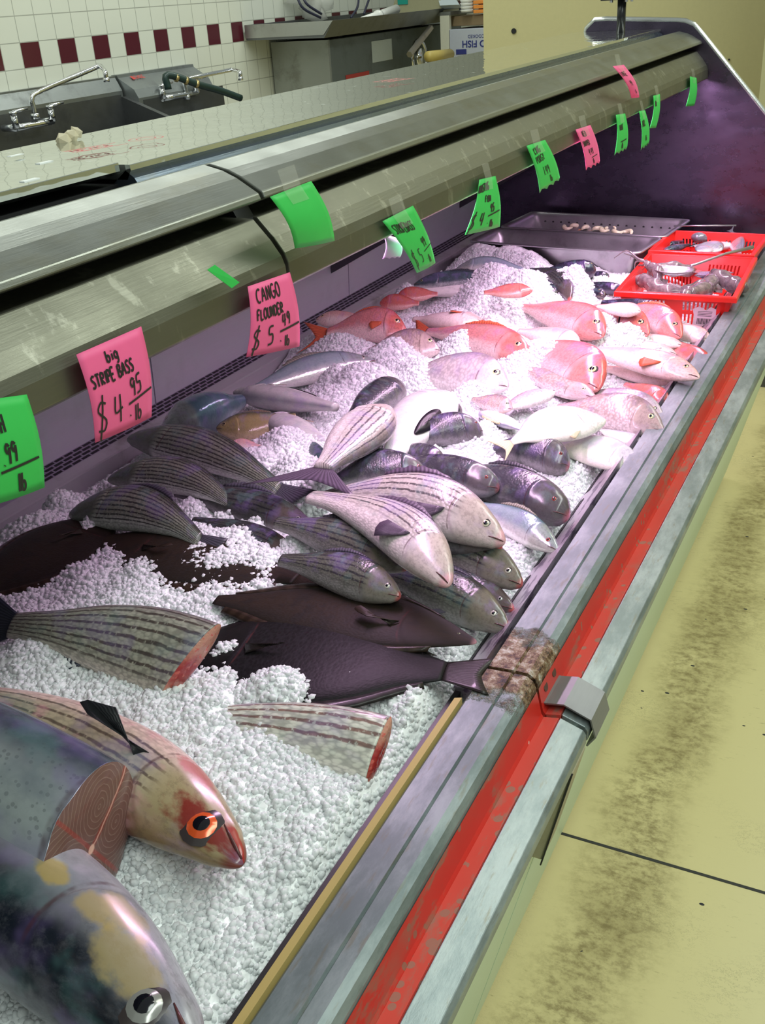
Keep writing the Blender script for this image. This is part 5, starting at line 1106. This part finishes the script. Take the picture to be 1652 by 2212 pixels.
# flat silver fish in the rear basket, and one long spoon laid behind
for k, (t_, s_, wd, sp_, lab, dz, ro, do) in enumerate([
  ((1500, 530), (1560, 540), 34, 'pomfret', 'flat silver fish in front at the middle of the rear basket', .03, 15, 1), ((1490, 512), (1545, 518), 30, 'pomfret', 'flat silver fish with dark mouth at the rear basket back rim', .04, 15, -1),
  ((1580, 500), (1600, 546), 34, 'pomfret', 'flat silver fish standing on edge at the right of the rear basket', .045, 40, 1), ((1530, 520), (1592, 528), 34, 'pomfret', 'flat silver fish under the one standing on edge', .03, 10, 1),
  ((1490, 528), (1430, 545), 18, 'bluefish', 'slim silver fish leaning at the left of the rear basket', .035, 20, 1), ((1478, 522), (1436, 534), 18, 'black', 'dark fish at the rear basket left corner', .03, 20, 1),
  ((1540, 534), (1505, 543), 22, 'pomfret', 'small flat silver fish at the front rim of the rear basket', .04, 10, -1)]):
    F('silver_fish', lab, 'fish', sp_, t_, s_, wd, dz, dors=do, roll=ro, fins='t', z0=.85, eye=(k in (0, 1)), mouth=False, group=None)
a_, b_ = W(1455, 488, z=.915), W(1590, 487, z=.915)
tag(MB().tube([a_, b_], .0022, 8).build('steel_rod', PANM, None, True), 'thin steel rod lying behind the rear red basket', 'rod')

# ================================================================== BEHIND THE CASE
SINK = steel('sink_steel', (.33, .35, .35), .38, (.10, .10, .10), .5); SINKD = steel('sink_steel_dark', (.16, .165, .17), .40, (.05, .05, .05))
CHR = plain('chrome', (.75, .76, .78), .08, 1.)
XW = -3.4
root = thing('wall_sink', 'long steel sink with a tall splashback on the tiled wall at the left', 'sink', (-3.1, 3.2, .9))
mb = MB(); mb.prism([(XW+.002, .9), (XW+.002, 1.322), (XW+.03, 1.322), (XW+.03, 1.315), (XW+.06, 1.26), (XW+.062, .9)], 1.5, 4.02); adopt(root, mb.build('splashback', SINK, root))
mb = MB(); mb.prism([(XW+.064, .86), (XW+.064, 1.235), (XW+.068, 1.235), (-2.75, 1.02), (-2.75, .86)], 4.00, 4.03)
mb.box((XW+.06, 1.5, .80), (-2.75, 4.02, .83)); mb.box((-2.78, 1.5, .80), (-2.75, 4.02, 1.0)); adopt(root, mb.build('basin', SINKD, root))
mb = MB(); mb.box((XW+.0625, 1.5, .83), (XW+.066, 4.0, 1.245)); adopt(root, mb.build('splash_panel', SINKD, root))
def tap(label, base, elbow, tip, vals, grp=None, lev=True):
    B = W(*base, x=-3.25); E_ = W(*elbow, x=-3.18); T_ = W(*tip, x=-3.1); root = thing('faucet', label, 'faucet', tuple(B))
    q = B+np.array([0, 0, .055]); P_ = [B, B+np.array([0, 0, .03]), q, q+(E_-q)*.12+np.array([0, 0, .012]), q+(E_-q)*.9, E_, (E_+T_)/2+np.array([0, .008, .010]), T_+np.array([0, 0, .02]), T_]
    adopt(root, MB().tube(curve_pts(P_, 4), .010, 10).build('spout', CHR, root, True))
    adopt(root, MB().tube([T_, T_-np.array([0, 0, .016])], .013, 12).build('aerator', CHR, root, True))
    V0, V1 = [W(*p, x=-3.25) for p in vals]; V0[2] = V1[2] = min(V0[2], V1[2])
    adopt(root, MB().tube([V0, V0*.7+V1*.3, V0*.3+V1*.7, V1], .013, 10).build('body', CHR, root, True))
    adopt(root, MB().tube([B-np.array([0, 0, .02]), B], .017, 10).build('collar', CHR, root, True))
    for V_ in (V0, V1):
        mb = MB(); mb.tube([V_, V_+np.array([0, 0, .05])], [.016, .012], 10); mb.tube([V_+np.array([0, 0, .05]), V_+np.array([0, 0, .062])], .016, 10)
        mb.tube([V_+np.array([0, 0, .06]), V_+np.array([.02, .06, .066])], [.007, .005], 8)
        mb.tube([V_, V_+np.array([-.07, 0, 0])], .014, 10); adopt(root, mb.build('valve_handle', CHR, root, True))
    return root
tap('chrome faucet with long raised swivel spout on the left sink', (75, 245), (213, 142), (229, 168), ((35, 275), (114, 262)))
root = thing('hand_sink', 'small steel sink with a boxed splashback and red maker mark right of the long one', 'sink', (-3.1, 4.35, .9))
mb = MB(); mb.prism([(XW+.002, .9), (XW+.002, 1.325), (XW+.035, 1.325), (XW+.038, 1.312), (XW+.12, 1.262), (XW+.14, 1.225), (XW+.14, .9)], 4.03, 4.62); adopt(root, mb.build('splashback', SINK, root))
mb = MB(); mb.box((XW+.1405, 4.06, .9), (XW+.143, 4.70, 1.215)); adopt(root, mb.build('splash_panel', SINKD, root))
mb = MB(); mb.prism([(-3.25, .85), (-3.25, 1.095), (-2.86, 1.095), (-2.86, 1.075), (-3.22, 1.075), (-3.22, .85)], 4.05, 4.62); mb.prism([(-2.88, .85), (-2.88, 1.10), (-2.86, 1.10), (-2.86, .85)], 4.05, 4.62); adopt(root, mb.build('basin', SINKD, root))
mb = MB(); o0 = np.array([XW+.060, 4.10, 1.303]); ex = np.array([0, 1., 0]); ey = np.array([-.85, 0, .52]); N_ = np.array([.52, 0, .85])
ribbon(mb, strokes('EAGLE', .030, -.006, .020, .7), .0038, lambda a, b: (o0+ex*a+ey*b, N_), .002)
mb.add([tuple(o0+ex*a+ey*b+N_*.002) for a, b in ((0, -.01), (.024, -.008), (.020, .014), (.004, .018))], [(0, 1, 2, 3)])
adopt(root, mb.build('maker_mark', plain('red_print', (.55, .05, .04), .5), root))
tap('chrome faucet with a low straight spout on the small sink', (403, 205), (500, 150), (519, 166), ((352, 205), (425, 200)))
B = W(362, 162, x=-3.12); mid = W(430, 183, x=-3.05); T_ = W(520, 212, x=-2.98)
root = thing('rubber_hose', 'dark green rubber hose with brass clamps hooked on the small faucet', 'hose', tuple(B))
adopt(root, MB().tube(curve_pts([B+np.array([0, -.01, -.06]), B, mid, (mid+T_)/2+np.array([0, 0, .004]), T_], 5), .016, 10).build('hose', plain('green_rubber', (.012, .035, .03), .35), root, True))
mb = MB()
for t in (.28, .58, .92):
    p = B+(mid-B)*t; d = (mid-B)/np.linalg.norm(mid-B); mb.tube([p-d*.006, p+d*.006], .0185, 12)
adopt(root, mb.build('clamp', plain('brass_clamp', (.55, .42, .18), .3, .7), root, True))
# folded paper scrap on the rear sill
p = W(150, 288, z=1.446); p = W(152, 290, x=-1.02)
mb = MB(); v, f = chunks(np.array([[p[0], p[1], 1.452], [p[0], p[1]+.012, 1.455], [p[0], p[1]-.014, 1.448]]), np.array([.010, .009, .009])); tag(mkmesh('food_scrap', v, [tuple(q) for q in f.tolist()], plain('scrap_tan', (.62, .55, .38), .7)), 'crumpled tan scrap on the back edge of the counter top', 'scrap')

# steel grinder cabinet with a tray on top
CAB = steel('cabinet_grey', (.20, .23, .23), .42, (.1, .1, .1), metal=.5); CABS = steel('cabinet_side', (.42, .44, .42), .4, metal=.7)
root = thing('bone_saw_cabinet', 'grey metal machine cabinet with a slanted steel tray and warning sticker', 'machine', (-3.05, 6.2, .8))
mb = MB(); mb.box((-3.38, 5.42, .80), (-3.02, 7.3, 1.375)); adopt(root, mb.build('cabinet', CAB, root, bev=.004))
mb = MB(); mb.box((-3.385, 5.40, .80), (-3.02, 5.419, 1.375)); adopt(root, mb.build('side_panel', CABS, root))
mb = MB(); mb.prism([(-3.38, 1.40), (-3.38, 1.475), (-3.365, 1.475), (-3.36, 1.41), (-2.90, 1.41), (-2.85, 1.475), (-2.84, 1.475), (-2.90, 1.395)], 5.15, 7.05); adopt(root, mb.build('tray', steel('tray_steel', (.22, .23, .24), .35), root))
mb = MB(); mb.prism([(-3.38, 1.41), (-3.38, 1.475), (-2.84, 1.475), (-2.90, 1.41)], 5.145, 5.155)
adopt(root, mb.build('tray_end', steel('tray_end_steel', (.55, .56, .54), .3), root))
adopt(root, MB().prism([(-3.38, 1.41), (-3.38, 1.475), (-2.84, 1.475), (-2.90, 1.41)], 7.04, 7.06).build('tray_end', MATS['tray_end_steel'], root))
mb = MB()
for y in (5.6, 5.95, 6.7): mb.box((-3.1, y, 1.375), (-3.06, y+.04, 1.398))
adopt(root, mb.build('tray_feet', HOLE, root))
p = W(826, 110, x=-3.018); mb = MB(); mb.box((-3.019, p[1]-.14, p[2]-.055), (-3.017, p[1]+.13, p[2]+.06)); st = mb.build('warning_sticker', plain('sticker_white', (.62, .68, .68), .5), root); adopt(root, st)
mb = MB(); mb.box((-3.0168, p[1]-.13, p[2]+.035), (-3.0162, p[1]+.12, p[2]+.052)); mb.disc((-3.0168, p[1], p[2]+.008), (1, 0, 0), .02, .0008, 14); o = mb.build('red_symbol', plain('sticker_red', (.6, .06, .05), .5), st); o.matrix_parent_inverse = Matrix.Translation(root.location).inverted()
mb = MB(); mb.disc((-3.0168, p[1], p[2]-.028), (1, 0, 0), .02, .0008, 14); o = mb.build('blue_symbol', plain('sticker_blue', (.03, .12, .5), .5), st); o.matrix_parent_inverse = Matrix.Translation(root.location).inverted()
p = W(770, 163, x=-3.018); mb = MB(); mb.box((-3.019, p[1]-.13, p[2]-.01), (-3.017, p[1]+.16, p[2]+.012)); adopt(root, mb.build('red_strip', plain('red_print', (.55, .05, .04), .5), root))
# slanting strut, wheel and yellow roll at the machine's end
c = W(905, 125, x=-2.9); root = thing('wheel_guard', 'round shiny steel wheel beside the grey machine cabinet', 'wheel', tuple(c))
mb = MB(); mb.tube([c+np.array([.0, math.cos(a)*.10, math.sin(a)*.10]) for a in np.linspace(0, 2*PI, 25)], .012, 8, cap=False); adopt(root, mb.build('rim', CHR, root, True))
mb = MB(); mb.disc(c-np.array([.01, 0, 0]), (1, 0, 0), .055, .03, 20); adopt(root, mb.build('hub', CHR, root, True))
a_, b_ = W(884, 118, x=-2.88), W(930, 60, x=-2.88); tag(MB().tube([a_, b_], .020, 6).build('support_strut', steel('strut_steel', (.45, .42, .36), .45)), 'slanting steel strut rising from the wheel to the tray', 'strut')
a_, b_ = W(925, 122, x=-2.75), W(972, 117, x=-2.75); tag(MB().tube([a_, b_], .030, 14).build('yellow_roll', plain('yellow_roll', (.62, .48, .14), .5), None, True), 'yellow cylindrical roll right of the steel wheel', 'roll')
a_, b_ = W(783, 47, x=-2.95), W(856, 20, x=-2.95); root = thing('white_pipe', 'white plastic pipe with a collar lying across the tray', 'pipe', tuple(a_))
adopt(root, MB().tube([a_, b_], .026, 14).build('tube', plain('white_plastic', (.80, .80, .76), .3), root, True)); m_ = (a_*.55+b_*.45); d_ = (b_-a_)/np.linalg.norm(b_-a_); adopt(root, MB().tube([m_-d_*.012, m_+d_*.012], .032, 14).build('collar', plain('white_plastic', (.80, .80, .76), .3), root, True))
# cables and a crumpled bag hanging at the top of the wall
c = W(672, 10, x=-3.3); root = thing('hanging_bag', 'crumpled clear plastic bag with dark straps hanging on the tiled wall', 'bag', tuple(c))
v, f = chunks(np.array([c, c+np.array([0, .12, .05]), c+np.array([0, -.10, .08]), c+np.array([.0, .02, -.04])]), np.array([.10, .09, .09, .07])); adopt(root, mkmesh('film', v, [tuple(q) for q in f.tolist()], NT('bag_film').set(base=(.75, .75, .70), rough=.2, alpha=.45), root, True))
for (p0, p1, p2) in (((640, -10), (655, 18), (692, 38)), ((652, -10), (664, 10), (694, 30)), ((775, -10), (772, 15), (758, 38)), ((800, -10), (792, 12), (786, 30))):
    adopt(root, MB().tube(curve_pts([W(*p0, x=-3.25), W(*p1, x=-3.22), W(*p2, x=-3.2)], 5), .007, 8).build('strap', plain('navy_strap', (.03, .03, .06), .5), root, True))
# scale on the shelf beyond, cups, boxes
YB = 6.6
def at(u, v, y): return W(u, v, y=y)
c = at(905, 22, YB); root = thing('counter_scale', 'beige weighing scale with tilted display panel on the far shelf', 'scale', tuple(c))
a1, a2, a3, a4 = at(842, 30, YB), at(960, 28, YB), at(945, -30, YB), at(862, -30, YB)
mb = MB(); mb.add([tuple(p_) for p_ in (a1, a2, a3, a4)]+[tuple(p_+np.array([0, .25, 0])) for p_ in (a1, a2, a3, a4)], [(0, 1, 2, 3), (7, 6, 5, 4), (0, 4, 5, 1), (1, 5, 6, 2), (2, 6, 7, 3), (3, 7, 4, 0)])
adopt(root, mb.build('housing', plain('scale_beige', (.38, .36, .22), .4), root, bev=.006))
b1, b2, b3, b4 = at(950, 12, YB-.05), at(992, 10, YB-.05), at(978, -12, YB+.05), at(944, -10, YB+.05)
mb = MB(); mb.add([tuple(p_) for p_ in (b1, b2, b3, b4)]+[tuple(p_+np.array([0, .04, -.02])) for p_ in (b1, b2, b3, b4)], [(0, 1, 2, 3), (7, 6, 5, 4), (0, 4, 5, 1), (1, 5, 6, 2), (2, 6, 7, 3), (3, 7, 4, 0)])
adopt(root, mb.build('display', plain('scale_display', (.55, .62, .66), .3), root))
p = at(868, 2, YB-.004); mb = MB(); mb.box((p[0]-.03, YB-.006, p[2]-.02), (p[0]+.04, YB-.001, p[2]+.02)); adopt(root, mb.build('green_label', plain('green_label', (.01, .32, .25), .5), root))
p0, p1 = at(790, 34, YB+.1), at(1012, 34, YB+.1); z_ = p0[2]
root = thing('rear_shelf', 'white post and steel shelf carrying the beige scale', 'shelf', (-3.1, YB, z_))
mb = MB(); mb.box((p0[0], YB-.05, z_-.02), (p1[0]-.06, YB+.35, z_)); adopt(root, mb.build('shelf_top', SINK, root))
q0, q1 = at(952, 60, YB-.04), at(972, 60, YB-.04); mb = MB(); mb.box((q0[0], YB-.05, .8), (q1[0], YB-.02, z_-.02)); adopt(root, mb.build('post', plain('post_white', (.66, .66, .55), .4), root))
q0, q1 = at(996, 27, YB), at(1021, 27, YB)
root = thing('cup_stack', 'stack of white foam cups beside the orange strips at the top', 'cups', (q0[0], YB, q0[2]))
mb = MB()
for k in range(6):
    zz = q0[2]+k*.018; mb.tube([((q0[0]+q1[0])/2, YB, zz), ((q0[0]+q1[0])/2, YB, zz+.016)], [.036, .042], 16)
adopt(root, mb.build('cups', plain('cup_white', (.82, .82, .78), .5), root, True))
q0, q1 = at(1022, 30, YB), at(1050, 30, YB)
for k in range(3):
    zz = q0[2]+.002+k*.026; tag(MB().box((q0[0], YB, zz), (q1[0]+.1, YB+.2, zz+.020)).build('orange_carton', plain('orange_carton', (.85, .30, .05), .5), None, bev=.003), 'flat orange carton in the stack left of the beige wall', 'carton', 'orange cartons')
q0, q1 = at(968, 58, YB), at(1050, 30, YB)
tag(MB().box((q0[0], YB+.02, q0[2]), (q1[0]+.1, YB+.3, q1[2]-.005)).build('brown_box', plain('brown_cardboard', (.24, .17, .09), .7), None, bev=.004), 'crushed brown cardboard box on top of the white fish carton', 'box')
q0, q1 = at(971, 140, YB-.05), at(1060, 60, YB-.05)
root = thing('fish_carton', 'white carton printed in navy with its lettering upside down', 'carton', (q0[0], YB, q0[2]))
mb = MB(); mb.box((q0[0], YB-.05, q0[2]-.1), (q1[0]+.25, YB+.3, q1[2])); adopt(root, mb.build('box', plain('carton_white', (.50, .53, .62), .6), root, bev=.003))
NAVY = plain('navy_print', (.03, .04, .22), .5)
def text(name, s, loc, ax, upv, size, parent, mat, bold=.02):
    c = bpy.data.curves.new(name, 'FONT'); c.body = s; c.size = size; c.extrude = .0004; c.offset = bold*size
    o = bpy.data.objects.new(name, c); COL.objects.link(o); bpy.context.view_layer.update()
    me = bpy.data.meshes.new_from_object(o.evaluated_get(bpy.context.evaluated_depsgraph_get())); bpy.data.objects.remove(o)
    o = bpy.data.objects.new(name, me); COL.objects.link(o); me.materials.append(mat)
    ax = Vector(ax).normalized(); upv = Vector(upv).normalized(); nn = ax.cross(upv)
    o.matrix_world = Matrix(((ax.x, upv.x, nn.x, loc[0]), (ax.y, upv.y, nn.y, loc[1]), (ax.z, upv.z, nn.z, loc[2]), (0, 0, 0, 1)))
    mw = o.matrix_world.copy(); o.parent = parent; o.matrix_parent_inverse = Matrix.Translation(parent.location).inverted(); o.matrix_world = mw
    return o
t0 = at(1062, 86, YB-.052); text('printing', 'READ FISH', (t0[0]+.055, YB-.0515, t0[2]), (-1, 0, 0), (0, 0, -1), .054, root, NAVY)
t1 = at(1046, 74, YB-.052); text('small_printing', 'COOKED', (t1[0], YB-.0515, t1[2]), (-1, 0, 0), (0, 0, -1), .026, root, NAVY, 0)
c0, c1 = at(985, 118, YB-.052), at(1007, 106, YB-.052); mb = MB(); mb.box((c0[0], YB-.0525, c0[2]), (c1[0], YB-.051, c1[2])); adopt(root, mb.build('logo_block', NAVY, root))
# white louvred crate end at the counter back
q0, q1 = at(980, 134, 6.0), at(1045, 116, 6.0)
# black post with a slotted plate standing on the counter end
c = np.array([-.862, 3.30, 1.446]); root = thing('display_post', 'black post with a screwed flat plate standing at the far end of the counter', 'post', tuple(c))
adopt(root, MB().tube([c, c+np.array([0, 0, .092])], .0125, 14).build('post', plain('post_black', (.012, .012, .014), .3), root, True))
mb = MB(); mb.box(tuple(c+np.array([-.055, -.03, .088])), tuple(c+np.array([.05, .05, .093]))); adopt(root, mb.build('plate', plain('post_black', (.012, .012, .014), .3), root))
mb = MB()
for dx in (-.026, .018, .034): mb.tube([c+np.array([dx, -.02, .082]), c+np.array([dx, -.02, .088])], .005, 8)
adopt(root, mb.build('screw', CHR, root))
